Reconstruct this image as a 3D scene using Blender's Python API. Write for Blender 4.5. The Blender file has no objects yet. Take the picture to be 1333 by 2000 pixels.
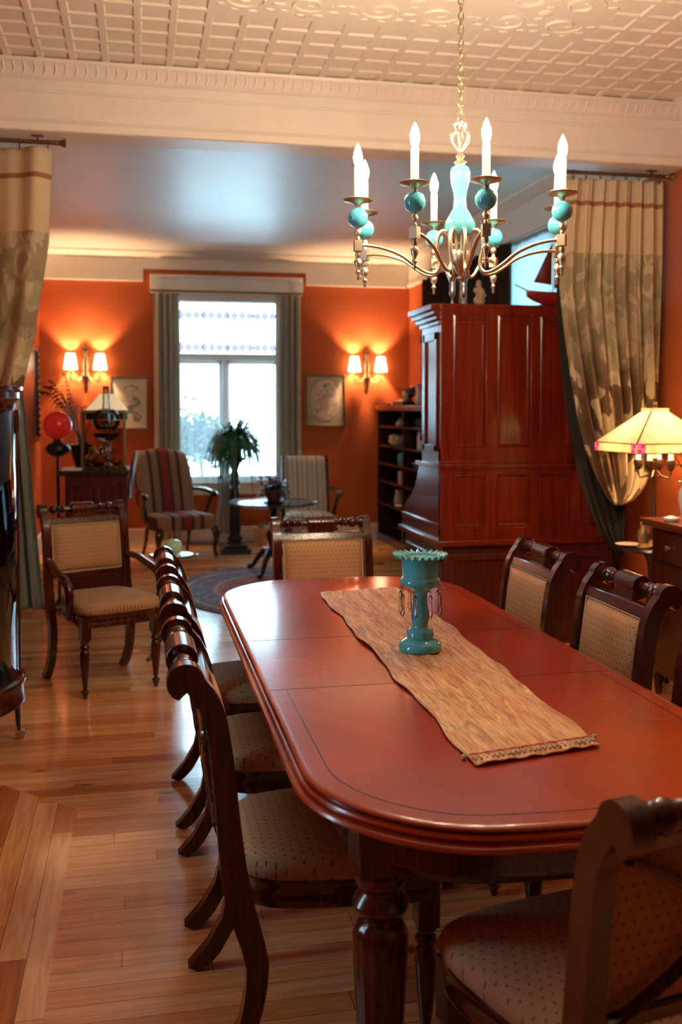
import bpy, math, random
from mathutils import Vector, Matrix
random.seed(7)
S = bpy.context.scene
COL = S.collection
PI = math.pi; sin = math.sin; cos = math.cos; R = math.radians

# ------------------------------------------------------------------ camera, world, exposure
cam_d = bpy.data.cameras.new('camera'); cam = bpy.data.objects.new('camera', cam_d); COL.objects.link(cam)
cam.location = (0, 0, 1.5)
YAW = math.atan(396/1920); PITCH = R(-2.5)
cam.rotation_euler = (PI/2 + PITCH, 0, -YAW)
cam_d.sensor_fit = 'VERTICAL'; cam_d.sensor_height = 36; cam_d.sensor_width = 24
cam_d.lens = 1920/2000*36; cam_d.shift_y = (883.83-1000)/2000 ; cam_d.shift_x = 0
cam_d.clip_start = 0.05
cam_d.dof.use_dof = True; cam_d.dof.focus_distance = 2.9; cam_d.dof.aperture_fstop = 3.2
S.camera = cam
S.view_settings.view_transform = 'Standard'; S.view_settings.look = 'None'
S.view_settings.gamma = 1; S.view_settings.use_curve_mapping = False
S.view_settings.exposure = 1.05
W = bpy.data.worlds.new('world'); S.world = W; W.use_nodes = True
bg = W.node_tree.nodes['Background']; bg.inputs[0].default_value = (0.54, 0.84, 1.0, 1); bg.inputs[1].default_value = 7.5

CH_E = 400.0      # chandelier bulb emission
def portal(name, loc, rot, sx, sy):
    l = bpy.data.lights.new(name, 'AREA'); l.shape = 'RECTANGLE'; l.size = sx; l.size_y = sy
    l.cycles.is_portal = True
    o = bpy.data.objects.new(name, l); COL.objects.link(o); o.location = loc; o.rotation_euler = rot
portal('window_portal', (0.99, 11.45, 1.75), (-PI/2, 0, 0), 1.3, 2.2)
portal('dining_window_portal', (-1.65, 2.52, 1.6), (0, -PI/2, 0), 1.4, .33)
portal('side_window_portal', (3.35, 6.9, 2.0), (0, PI/2, 0), 1.9, 1.6)

# ------------------------------------------------------------------ materials
def nt(name):
    m = bpy.data.materials.new(name); m.use_nodes = True
    t = m.node_tree; return m, t, t.nodes['Principled BSDF']
def lk(t, a, b): t.links.new(a, b)
def N(t, typ, **kw):
    n = t.nodes.new(typ)
    for k, v in kw.items():
        if k.startswith('_'): n.inputs[k[1:].replace('_', ' ')].default_value = v
        else: setattr(n, k, v)
    return n
def c4(c): return (c[0], c[1], c[2], 1)
def setb(b, rough=.5, metal=0, coat=0, spec=.5, trans=0, ior=1.5, sss=0):
    b.inputs['Roughness'].default_value = rough; b.inputs['Metallic'].default_value = metal
    b.inputs['Coat Weight'].default_value = coat; b.inputs['Specular IOR Level'].default_value = spec
    b.inputs['Transmission Weight'].default_value = trans; b.inputs['IOR'].default_value = ior
def coords(t, scale=(1,1,1), rot=(0,0,0), kind='Object'):
    tc = N(t, 'ShaderNodeTexCoord'); mp = N(t, 'ShaderNodeMapping')
    mp.inputs['Scale'].default_value = scale; mp.inputs['Rotation'].default_value = rot
    lk(t, tc.outputs[kind], mp.inputs[0]); return mp.outputs[0]
def ramp(t, fac, stops, interp='LINEAR'):
    r = N(t, 'ShaderNodeValToRGB'); r.color_ramp.interpolation = interp
    e = r.color_ramp.elements
    while len(e) < len(stops): e.new(.5)
    for i, (p, c) in enumerate(stops): e[i].position = p; e[i].color = c4(c)
    lk(t, fac, r.inputs[0]); return r.outputs[0]
def mixc(t, fac, a, b, mode='MIX'):
    m = N(t, 'ShaderNodeMix', data_type='RGBA', blend_type=mode)
    for s, v in ((m.inputs[0], fac), (m.inputs[6], a), (m.inputs[7], b)):
        if hasattr(v, 'links'): lk(t, v, s)
        elif isinstance(v, (int, float)): s.default_value = v
        else: s.default_value = c4(v)
    return m.outputs[2]
def math_(t, op, a, b=0.0, c=None):
    m = N(t, 'ShaderNodeMath', operation=op)
    for s, v in zip(m.inputs, (a, b, c)):
        if v is None: continue
        if hasattr(v, 'links'): lk(t, v, s)
        else: s.default_value = v
    return m.outputs[0]
def bump(t, b, h, strength=.2, dist=.01):
    n = N(t, 'ShaderNodeBump'); n.inputs['Strength'].default_value = strength; n.inputs['Distance'].default_value = dist
    lk(t, h, n.inputs['Height']); lk(t, n.outputs[0], b.inputs['Normal'])
def mat(name, c, rough=.5, metal=0, var=.08, scale=12, bmp=0, coat=0, spec=.5, trans=0, ior=1.5, emit=None, es=0):
    m, t, b = nt(name); setb(b, rough, metal, coat, spec, trans, ior)
    v = coords(t); n = N(t, 'ShaderNodeTexNoise', _Scale=scale, _Detail=4.0); lk(t, v, n.inputs[0])
    col = ramp(t, n.outputs[0], [(.3, [x*(1-var) for x in c]), (.7, [min(1, x*(1+var)) for x in c])])
    lk(t, col, b.inputs['Base Color'])
    if bmp: bump(t, b, n.outputs[0], bmp, .004)
    if emit: b.inputs['Emission Color'].default_value = c4(emit); b.inputs['Emission Strength'].default_value = es
    return m
def wood(name, c1, c2, rough=.3, scale=6, stretch=(12, 12, 1), coat=.3, bmp=.05):
    m, t, b = nt(name); setb(b, rough, 0, coat); b.inputs['Coat Roughness'].default_value = .12
    v = coords(t, stretch); n = N(t, 'ShaderNodeTexNoise', _Scale=scale, _Detail=2.0, _Distortion=.2); lk(t, v, n.inputs[0])
    lk(t, ramp(t, n.outputs[0], [(.3, c1), (.7, c2)]), b.inputs['Base Color'])
    bump(t, b, n.outputs[0], bmp, .002); return m
def glass(name, tint=(.95, .98, .98), rough=0.0, ior=1.45):
    # clear glass that lets light through plainly (mix of transparent and glossy by fresnel)
    m = bpy.data.materials.new(name); m.use_nodes = True; t = m.node_tree; t.nodes.clear()
    o = N(t, 'ShaderNodeOutputMaterial'); tr = N(t, 'ShaderNodeBsdfTransparent'); tr.inputs[0].default_value = c4(tint)
    gl = N(t, 'ShaderNodeBsdfGlossy'); gl.inputs['Roughness'].default_value = max(rough, .02)
    fr = N(t, 'ShaderNodeFresnel', _IOR=ior); mx = N(t, 'ShaderNodeMixShader')
    lk(t, fr.outputs[0], mx.inputs[0]); lk(t, tr.outputs[0], mx.inputs[1]); lk(t, gl.outputs[0], mx.inputs[2]); lk(t, mx.outputs[0], o.inputs[0])
    return m
def cloth(name, c, trans=.35, alpha=1.0, var=.1, scale=60):
    m = bpy.data.materials.new(name); m.use_nodes = True; t = m.node_tree; t.nodes.clear()
    o = N(t, 'ShaderNodeOutputMaterial'); d = N(t, 'ShaderNodeBsdfDiffuse'); tl = N(t, 'ShaderNodeBsdfTranslucent')
    v = coords(t, (1, 1, .2)); n = N(t, 'ShaderNodeTexNoise', _Scale=scale); lk(t, v, n.inputs[0])
    col = ramp(t, n.outputs[0], [(.3, [x*(1-var) for x in c]), (.7, [min(1, x*(1+var)) for x in c])])
    lk(t, col, d.inputs[0]); lk(t, col, tl.inputs[0])
    mx = N(t, 'ShaderNodeMixShader'); mx.inputs[0].default_value = trans
    lk(t, d.outputs[0], mx.inputs[1]); lk(t, tl.outputs[0], mx.inputs[2]); out = mx.outputs[0]
    if alpha < 1:
        tp = N(t, 'ShaderNodeBsdfTransparent'); m2 = N(t, 'ShaderNodeMixShader'); m2.inputs[0].default_value = alpha
        lk(t, tp.outputs[0], m2.inputs[1]); lk(t, out, m2.inputs[2]); out = m2.outputs[0]
    lk(t, out, o.inputs[0]); return m

M = {}
M['orange_wall'] = mat('orange_wall_paint', (.45, .100, .028), .65, var=.04, scale=3, bmp=.02, spec=.2)
M['cream'] = mat('cream_paint', (.76, .70, .61), .4, var=.03, scale=5)
M['white_trim'] = mat('white_trim_paint', (.72, .70, .64), .4, var=.03)
M['far_ceiling'] = mat('grey_gloss_ceiling_paint', (.72, .68, .62), .5, var=.03, scale=2, coat=.3, spec=.8)
M['far_ceiling'].node_tree.nodes['Principled BSDF'].inputs['Coat Roughness'].default_value = .36
M['mahogany'] = wood('dark_mahogany', (.026, .004, .002), (.085, .013, .005), .2, coat=.45)
M['mahogany_red'] = wood('red_mahogany', (.14, .018, .006), (.24, .032, .010), .3, scale=4)
M['hutch'] = wood('red_stained_wood', (.125, .010, .004), (.20, .018, .006), .24, scale=3, coat=.3)
M['dark_wood'] = wood('near_black_wood', (.022, .010, .007), (.05, .018, .010), .25)
M['desk_wood'] = wood('dull_red_wood', (.06, .010, .006), (.10, .016, .008), .25)
M['black'] = mat('black_lacquer', (.02, .018, .018), .3)
M['brass'] = mat('antique_brass', (.60, .50, .34), .38, 1.0, var=.15)
M['brass_dark'] = mat('dark_bronze', (.20, .13, .07), .4, .9)
M['silver'] = mat('tarnished_silver', (.6, .58, .52), .25, 1.0)
M['aqua_glass'] = mat('aqua_milk_glass', (.08, .46, .56), .12, var=.1, coat=.6, scale=6)
M['aqua_pale'] = mat('pale_aqua_milk_glass', (.07, .30, .34), .15, coat=.5)
M['turq'] = mat('turquoise_milk_glass', (.06, .46, .54), .1, var=.22, scale=9, coat=.7)
M['turq_rim'] = mat('pale_turquoise_milk_glass', (.12, .56, .58), .15, var=.2, coat=.6, scale=25)
M['candle'] = mat('cream_candle_sleeve', (.85, .80, .66), .5, emit=(1, .78, .5), es=.5)
M['bulb'] = mat('lit_bulb', (1, .9, .7), .3, emit=(1, .75, .51), es=CH_E)
M['shade'] = mat('lit_fabric_shade', (.9, .85, .7), .7, emit=(1, .70, .42), es=4.5)
M['crystal'] = glass('clear_crystal', (.97, .97, .97), 0, 1.6)
M['pane'] = glass('window_pane_glass', (.95, .98, 1), 0, 1.4)
M['clear_glass'] = glass('clear_lamp_glass', (.97, .98, .98), 0, 1.5)
M['amber_glass'] = glass('smoky_amber_glass', (.80, .58, .42), .05, 1.4)
M['drape'] = cloth('grey_green_drape', (.56, .53, .43), .25)
M['side_drape'] = cloth('pale_green_drape', (.42, .50, .42), .2)
M['brown_drape'] = cloth('dark_brown_drape', (.05, .032, .026), .05)
M['sheer'] = cloth('white_sheer_voile', (.85, .9, .9), .5, .13)
M['pale_sheer'] = cloth('pale_blue_sheer', (.55, .68, .70), .6, .93)
M['white_cloth'] = cloth('white_voile', (.62, .63, .60), .4, .9)
M['leaf'] = mat('dark_green_leaf', (.03, .14, .07), .4, var=.5, scale=20)
M['leaf_dark'] = mat('blackish_green_leaf', (.018, .042, .026), .4, var=.4)
M['leaf_out'] = mat('garden_leaf', (.008, .022, .022), .6, var=.4, scale=6)
M['violet'] = mat('violet_petal', (.22, .10, .34), .5, var=.3)
M['terracotta'] = mat('pale_terracotta', (.6, .42, .3), .7)
M['ceramic'] = mat('white_ceramic', (.75, .72, .66), .25, var=.04)
M['red_glass'] = mat('red_glass_globe', (.75, .03, .02), .15, coat=.5, emit=(1, .03, .01), es=.06)
M['paper'] = mat('cream_paper', (.62, .52, .38), .6, var=.06)
M['pear'] = mat('pale_green_glass', (.42, .68, .45), .15, var=.1, coat=.5)
M['blue_sail'] = mat('red_sail_cloth', (.18, .02, .015), .5)
M['shelf_back'] = wood('shadowed_shelf_wood', (.03, .012, .008), (.05, .018, .01), .5)

def m_floor(name, rot):
    m, t, b = nt(name); setb(b, .16, 0, .35); b.inputs['Coat Roughness'].default_value = .08
    v = coords(t, (1, 1, 1), (0, 0, rot))
    br = N(t, 'ShaderNodeTexBrick', offset=.37, offset_frequency=2, squash=1.0)
    br.inputs['Scale'].default_value = 1; br.inputs['Mortar Size'].default_value = .0011; br.inputs['Mortar Smooth'].default_value = .3
    br.inputs['Brick Width'].default_value = 1.1; br.inputs['Row Height'].default_value = .078; br.inputs['Bias'].default_value = 0
    br.inputs['Color1'].default_value = (0, 0, 0, 1); br.inputs['Color2'].default_value = (1, 1, 1, 1); br.inputs['Mortar'].default_value = (0, 0, 0, 1)
    sp_ = N(t, 'ShaderNodeSeparateXYZ'); lk(t, v, sp_.inputs[0]); rw = math_(t, 'FLOOR', math_(t, 'DIVIDE', sp_.outputs[1], .078))
    wn = N(t, 'ShaderNodeTexWhiteNoise', noise_dimensions='1D'); lk(t, rw, wn.inputs['W'])
    cv = N(t, 'ShaderNodeCombineXYZ'); lk(t, math_(t, 'ADD', sp_.outputs[0], math_(t, 'MULTIPLY', wn.outputs[0], 7.0)), cv.inputs[0]); lk(t, sp_.outputs[1], cv.inputs[1]); v = cv.outputs[0]
    lk(t, v, br.inputs[0])
    base = ramp(t, br.outputs[0], [(0, (.56, .19, .055)), (.35, (.84, .35, .12)), (.7, (.90, .43, .17)), (1, (.98, .58, .28))])
    mp = N(t, 'ShaderNodeMapping'); mp.inputs['Scale'].default_value = (1.2, 16, 1); lk(t, v, mp.inputs[0])
    gr = N(t, 'ShaderNodeTexNoise', _Scale=3.0, _Detail=6.0, _Distortion=.8); lk(t, mp.outputs[0], gr.inputs[0])
    g = ramp(t, gr.outputs[0], [(.3, (.74, .64, .56)), (.6, (1, 1, 1))])
    c = mixc(t, .85, base, g, 'MULTIPLY')
    mk = N(t, 'ShaderNodeMapping'); mk.inputs['Scale'].default_value = (2.2, 6.5, 1); lk(t, v, mk.inputs[0])
    vo = N(t, 'ShaderNodeTexVoronoi', _Scale=1.0); lk(t, mk.outputs[0], vo.inputs[0])
    kn = ramp(t, vo.outputs[0], [(.02, (.22, .12, .09)), (.13, (1, 1, 1))])
    c = mixc(t, .9, c, kn, 'MULTIPLY')
    c = mixc(t, br.outputs['Fac'], c, (.12, .035, .012))
    lk(t, c, b.inputs['Base Color'])
    bn = N(t, 'ShaderNodeTexNoise', _Scale=1.6, _Detail=2.0); mb = N(t, 'ShaderNodeMapping'); mb.inputs['Scale'].default_value = (2, 12, 1)
    lk(t, v, mb.inputs[0]); lk(t, mb.outputs[0], bn.inputs[0])
    h = math_(t, 'SUBTRACT', bn.outputs[0], br.outputs['Fac']); bump(t, b, h, .12, .004)
    return m
M['floor_x'] = m_floor('oak_strip_floor', 0.0); M['floor_y'] = m_floor('oak_border_strips', PI/2)

def m_fabric(name, c, dot, plane='xy', pitch=.021):
    m, t, b = nt(name); setb(b, .8, 0, 0, .2)
    tc = N(t, 'ShaderNodeTexCoord'); sp = N(t, 'ShaderNodeSeparateXYZ'); lk(t, tc.outputs['Object'], sp.inputs[0])
    u = math_(t, 'DIVIDE', sp.outputs[0], pitch); w = math_(t, 'DIVIDE', sp.outputs[1 if plane == 'xy' else 2], pitch)
    row = math_(t, 'FLOOR', w); sh = math_(t, 'MULTIPLY', math_(t, 'MODULO', row, 2.0), .5)
    fu = math_(t, 'SUBTRACT', math_(t, 'FRACT', math_(t, 'ADD', u, sh)), .5); fw_ = math_(t, 'SUBTRACT', math_(t, 'FRACT', w), .5)
    d = math_(t, 'SQRT', math_(t, 'ADD', math_(t, 'MULTIPLY', fu, fu), math_(t, 'MULTIPLY', fw_, fw_)))
    f = math_(t, 'MULTIPLY', math_(t, 'LESS_THAN', d, .13), .8)
    n = N(t, 'ShaderNodeTexNoise', _Scale=240.0); lk(t, tc.outputs['Object'], n.inputs[0])
    base = ramp(t, n.outputs[0], [(.3, [x*.85 for x in c]), (.7, [x*1.1 for x in c])])
    lk(t, mixc(t, f, base, dot), b.inputs['Base Color']); bump(t, b, n.outputs[0], .3, .001); return m
M['seat_fabric'] = m_fabric('dotted_beige_fabric', (.46, .27, .145), (.14, .04, .02))
M['pad_fabric'] = m_fabric('dotted_beige_fabric_upright', (.52, .295, .15), (.16, .04, .02), 'xz')

def m_tabletop():
    m, t, b = nt('polished_red_mahogany_veneer'); setb(b, .25, 0, .6, .35); b.inputs['Coat Roughness'].default_value = .11
    v = coords(t); sp = N(t, 'ShaderNodeSeparateXYZ'); lk(t, v, sp.inputs[0])
    ax = math_(t, 'ABSOLUTE', sp.outputs[0]); yy = math_(t, 'ABSOLUTE', sp.outputs[1]); cb = N(t, 'ShaderNodeCombineXYZ')
    lk(t, math_(t, 'MULTIPLY', math_(t, 'ADD', ax, math_(t, 'MULTIPLY', yy, .6)), 5.0), cb.inputs[0]); lk(t, math_(t, 'SUBTRACT', yy, ax), cb.inputs[1])
    n = N(t, 'ShaderNodeTexNoise', _Scale=1.4, _Detail=1.0); lk(t, cb.outputs[0], n.inputs[0])
    n2 = N(t, 'ShaderNodeTexNoise', _Scale=1.9, _Detail=1.0); lk(t, v, n2.inputs[0])
    a = ramp(t, n.outputs[0], [(.2, (.43, .041, .007)), (.8, (.50, .052, .009))])
    bb = ramp(t, n2.outputs[0], [(.2, (.62, .52, .48)), (.8, (1.10, 1.12, 1.05))])
    lk(t, mixc(t, 1.0, a, bb, 'MULTIPLY'), b.inputs['Base Color'])
    return m
M['tabletop'] = m_tabletop()

def m_runner():
    m, t, b = nt('gold_crinkled_silk'); setb(b, .42, 0, 0, .5); b.inputs['Sheen Weight'].default_value = .3
    v = coords(t, (42, 5, 1)); n = N(t, 'ShaderNodeTexNoise', _Scale=1.6, _Detail=8.0, _Distortion=1.4); lk(t, v, n.inputs[0])
    v2 = coords(t); n2 = N(t, 'ShaderNodeTexNoise', _Scale=5.0, _Detail=3.0); lk(t, v2, n2.inputs[0])
    a = ramp(t, n.outputs[0], [(.32, (.44, .16, .03)), (.5, (.78, .40, .12)), (.66, (.95, .66, .31))])
    bb = ramp(t, n2.outputs[0], [(.35, (.95, .72, .58)), (.65, (1, 1, .95))])
    lk(t, mixc(t, 1.0, a, bb, 'MULTIPLY'), b.inputs['Base Color']); bump(t, b, n.outputs[0], 1.0, .006); return m
M['runner'] = m_runner()

def m_curtain(name, ztop):
    # bands by height: plain tan heading, ribbed beige, olive scrolls, bold cream leaves
    m = bpy.data.materials.new(name); m.use_nodes = True; t = m.node_tree; b = t.nodes['Principled BSDF']; setb(b, .75, 0, 0, .25)
    uv = N(t, 'ShaderNodeTexCoord'); sp = N(t, 'ShaderNodeSeparateXYZ'); lk(t, uv.outputs['UV'], sp.inputs[0])
    z = sp.outputs[1]
    mp = N(t, 'ShaderNodeMapping'); mp.inputs['Scale'].default_value = (8.5, 7.5, 1); lk(t, uv.outputs['UV'], mp.inputs[0])
    n0 = N(t, 'ShaderNodeTexNoise', _Scale=.9, _Detail=2.0); lk(t, mp.outputs[0], n0.inputs[0])
    add = N(t, 'ShaderNodeVectorMath', operation='MULTIPLY_ADD'); lk(t, n0.outputs[1], add.inputs[0]); add.inputs[1].default_value = (1.5, 1.5, 0); lk(t, mp.outputs[0], add.inputs[2])
    wv = N(t, 'ShaderNodeTexVoronoi', _Scale=1.0, feature='F1'); n5 = N(t, 'ShaderNodeTexNoise', _Scale=3.5, _Detail=2.0); lk(t, mp.outputs[0], n5.inputs[0])
    ad2 = N(t, 'ShaderNodeVectorMath', operation='MULTIPLY_ADD'); lk(t, n5.outputs[1], ad2.inputs[0]); ad2.inputs[1].default_value = (.38, .38, 0); lk(t, add.outputs[0], ad2.inputs[2])
    lk(t, ad2.outputs[0], wv.inputs[0])
    ring = N(t, 'ShaderNodeMath', operation='SINE'); lk(t, math_(t, 'MULTIPLY', wv.outputs[0], 15.0), ring.inputs[0])
    scroll = ramp(t, ring.outputs[0], [(.0, (0, 0, 0)), (.35, (0, 0, 0)), (.5, (1, 1, 1))])
    olive = mixc(t, scroll, (.32, .25, .14), (.47, .37, .23))
    leafm = ramp(t, wv.outputs[0], [(.44, (1, 1, 1)), (.48, (0, 0, 0))])
    bold0 = mixc(t, leafm, (.15, .085, .045), (.70, .56, .38))
    vein = ramp(t, ring.outputs[0], [(.25, (.68, .6, .5)), (.5, (1, 1, 1))])
    bold = mixc(t, .7, bold0, vein, 'MULTIPLY')
    f_b = ramp(t, z, [(.36, (1, 1, 1)), (.62, (0, 0, 0))])
    pat = mixc(t, f_b, olive, bold)
    n3 = N(t, 'ShaderNodeTexNoise', _Scale=1.4, _Detail=1.0); lk(t, mp.outputs[0], n3.inputs[0])
    gtint = ramp(t, n3.outputs[0], [(.52, (1, 1, 1)), (.66, (.66, .76, .66))])
    pat = mixc(t, .8, pat, gtint, 'MULTIPLY')
    upper = mixc(t, math_(t, 'GREATER_THAN', z, .932), (.54, .42, .26), (.50, .40, .26))
    trim = math_(t, 'MULTIPLY', math_(t, 'GREATER_THAN', z, .918), math_(t, 'LESS_THAN', z, .932))
    upper = mixc(t, trim, upper, (.28, .12, .06))
    c = mixc(t, math_(t, 'GREATER_THAN', z, .775), pat, upper)
    lk(t, c, b.inputs['Base Color']); return m
M['curtain'] = m_curtain('scroll_patterned_curtain', 2.83)

def m_stripe(name, stops, period, axis=0):
    m, t, b = nt(name); setb(b, .8, 0, 0, .2); tc = N(t, 'ShaderNodeTexCoord'); sp = N(t, 'ShaderNodeSeparateXYZ')
    lk(t, tc.outputs['Object'], sp.inputs[0]); f = math_(t, 'FRACT', math_(t, 'ADD', math_(t, 'DIVIDE', sp.outputs[axis], period), .5))
    lk(t, ramp(t, f, stops, 'CONSTANT'), b.inputs['Base Color']); return m
_a, _b, _c, _d = (.30, .155, .085), (.08, .04, .03), (.28, .035, .025), (.34, .19, .11)
M['kilim'] = m_stripe('red_and_brown_striped_fabric', [(0, _d), (.14, _b), (.22, _a), (.36, _b), (.42, _c), (.58, _b), (.66, _a), (.8, _b), (.87, _d)], .48)
M['ticking'] = m_stripe('cream_striped_fabric', [(0, (.62, .52, .4)), (.3, (.28, .17, .12)), (.42, (.66, .58, .46)), (.75, (.38, .26, .2)), (.82, (.62, .52, .4))], .105)
M['blue_stripe'] = m_stripe('blue_and_white_window_glint', [(0, (.55, .62, .7)), (.4, (.06, .13, .3)), (.7, (.6, .68, .75))], .05, 0)

def m_rug():
    m, t, b = nt('oval_medallion_rug_pile'); setb(b, .95, 0, 0, .1)
    v = coords(t, (1/.8, 1/1.13, 1)); ln = N(t, 'ShaderNodeVectorMath', operation='LENGTH'); lk(t, v, ln.inputs[0])
    v2 = coords(t); vo = N(t, 'ShaderNodeTexVoronoi', _Scale=11.0); lk(t, v2, vo.inputs[0])
    base = ramp(t, ln.outputs['Value'], [(0, (.42, .16, .15)), (.30, (.26, .28, .36)), (.36, (.50, .22, .20)), (.58, (.55, .45, .40)), (.62, (.27, .29, .36)), (.88, (.55, .50, .46)), (.91, (.20, .22, .29))], 'CONSTANT')
    sp = ramp(t, vo.outputs[0], [(.18, (.35, .32, .4)), (.3, (1, 1, 1)), (.42, (1, 1, 1)), (.5, (.7, .6, .6))])
    lk(t, mixc(t, .8, base, sp, 'MULTIPLY'), b.inputs['Base Color']); return m
M['rug'] = m_rug()
def m_tin():
    m, t, b = nt('embossed_tin_cream_paint'); setb(b, .38, 0, 0, .5)
    b.inputs['Base Color'].default_value = (.72, .66, .56, 1)
    v = coords(t, (9, 9, 1)); n = N(t, 'ShaderNodeTexNoise', _Scale=1.0, _Detail=3.0, _Distortion=1.6); lk(t, v, n.inputs[0])
    bump(t, b, n.outputs[0], .12, .01); return m
M['tin'] = m_tin()
def m_print(name, dark, pts):
    m, t, b = nt(name); setb(b, .5, 0, .2); v = coords(t); n = N(t, 'ShaderNodeTexNoise', _Scale=22.0, _Detail=4.0); lk(t, v, n.inputs[0])
    lk(t, ramp(t, n.outputs[0], [(.35, dark), (.62, pts)]), b.inputs['Base Color']); return m
M['print_dark'] = m_print('faded_flower_print', (.12, .11, .07), (.45, .38, .26))
M['print_pale'] = m_print('pale_pink_flower_print', (.40, .30, .22), (.60, .50, .40))
M['mat_board'] = mat('tan_mount_board', (.40, .31, .21), .6)
M['lamp_bulb'] = mat('lit_lamp_bulb', (1, .9, .7), .3, emit=(1, .58, .28), es=60)
M['lead'] = mat('lead_came', (.06, .06, .065), .5)
M['lilac_pane'] = glass('lilac_glass', (.32, .27, .42), .05)
M['lamp_panel'] = cloth('lit_cream_art_glass', (.86, .84, .68), .6, var=.12, scale=14)
M['lamp_border'] = cloth('lit_ivory_border_glass', (.86, .78, .58), .6, var=.15, scale=30)
M['dark_band'] = mat('near_black_band', (.012, .008, .006), .9)
M['lamp_red'] = mat('red_art_glass', (.6, .02, .03), .2, emit=(1, .03, .05), es=.5)
M['lamp_pink'] = mat('pink_art_glass', (.7, .08, .3), .2, emit=(1, .1, .3), es=.5)

# ------------------------------------------------------------------ mesh builder
class B:
    def __init__(s): s.v = []; s.f = []; s.mi = []; s.uv = None
    def add(s, vs, fs, mi=0):
        o = len(s.v); s.v += [tuple(v) for v in vs]; s.f += [tuple(i+o for i in f) for f in fs]; s.mi += [mi]*len(fs); return s
    def box(s, x0, x1, y0, y1, z0, z1, mi=0):
        v = [(x, y, z) for z in (z0, z1) for y in (y0, y1) for x in (x0, x1)]
        return s.add(v, [(0, 2, 3, 1), (4, 5, 7, 6), (0, 1, 5, 4), (2, 6, 7, 3), (0, 4, 6, 2), (1, 3, 7, 5)], mi)
    def lathe(s, prof, c=(0, 0, 0), n=24, axis='z', mi=0, rf=None, cap=True):
        vs = []; m = len(prof)
        for (r, z) in prof:
            for k in range(n):
                a = 2*PI*k/n; rr = r*(rf(a, z) if rf else 1)
                p = (rr*cos(a), rr*sin(a), z)
                if axis == 'x': p = (p[2], p[0], p[1])
                elif axis == 'y': p = (p[1], p[2], p[0])
                vs.append((p[0]+c[0], p[1]+c[1], p[2]+c[2]))
        fs = [(i*n+k, i*n+(k+1) % n, (i+1)*n+(k+1) % n, (i+1)*n+k) for i in range(m-1) for k in range(n)]
        if cap: fs += [tuple(range(n-1, -1, -1)), tuple((m-1)*n+k for k in range(n))]
        return s.add(vs, fs, mi)
    def tube(s, pts, r, n=10, mi=0, flat=1.0, closed=False):
        pts = [Vector(p) for p in pts]; m = len(pts); rr = r if isinstance(r, (list, tuple)) else [r]*m
        vs = []; up = Vector((0, 0, 1))
        for i, p in enumerate(pts):
            if closed: d = pts[(i+1) % m]-pts[i-1]
            else: d = pts[min(i+1, m-1)]-pts[max(i-1, 0)]
            d.normalize()
            if i == 0: a = d.orthogonal().normalized() if abs(d.z) > .9 else d.cross(up).normalized()
            else: a = (a-d*a.dot(d)).normalized()
            b_ = d.cross(a)
            for k in range(n):
                t = 2*PI*k/n; vs.append(p+(a*cos(t)+b_*sin(t)*flat)*rr[i])
        q = m if closed else m-1
        fs = [(i*n+k, ((i+1) % m)*n+k, ((i+1) % m)*n+(k+1) % n, i*n+(k+1) % n) for i in range(q) for k in range(n)]
        if not closed: fs += [tuple(range(n)), tuple((m-1)*n+k for k in range(n-1, -1, -1))]
        return s.add(vs, fs, mi)
    def rings(s, rings, mi=0, cap=True):
        n = len(rings[0]); m = len(rings); vs = [p for r in rings for p in r]
        fs = [(i*n+k, i*n+(k+1) % n, (i+1)*n+(k+1) % n, (i+1)*n+k) for i in range(m-1) for k in range(n)]
        if cap: fs += [tuple(range(n-1, -1, -1)), tuple((m-1)*n+k for k in range(n))]
        return s.add(vs, fs, mi)
    def prism(s, poly, a0, a1, axis='x', mi=0):
        def P(p, a): return {'x': (a, p[0], p[1]), 'y': (p[0], a, p[1]), 'z': (p[0], p[1], a)}[axis]
        n = len(poly); vs = [P(p, a0) for p in poly]+[P(p, a1) for p in poly]
        return s.add(vs, [(k, (k+1) % n, n+(k+1) % n, n+k) for k in range(n)]+[tuple(range(n-1, -1, -1)), tuple(range(n, 2*n))], mi)
    def grid(s, fn, nu, nv, mi=0, uv=False):
        vs = [fn(i/nu, j/nv) for j in range(nv+1) for i in range(nu+1)]
        if uv: s.uv = [(i/nu, j/nv) for j in range(nv+1) for i in range(nu+1)]
        return s.add(vs, [(j*(nu+1)+i, j*(nu+1)+i+1, (j+1)*(nu+1)+i+1, (j+1)*(nu+1)+i) for j in range(nv) for i in range(nu)], mi)
    def ball(s, c, r, n=16, mi=0, sq=(1, 1, 1)):
        return s.rings([[(c[0]+r*sq[0]*sin(PI*i/n*1.0+1e-3)*cos(2*PI*k/n), c[1]+r*sq[1]*sin(PI*i/n+1e-3)*sin(2*PI*k/n), c[2]-r*sq[2]*cos(PI*i/n)) for k in range(n)] for i in range(n+1)], mi)
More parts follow.
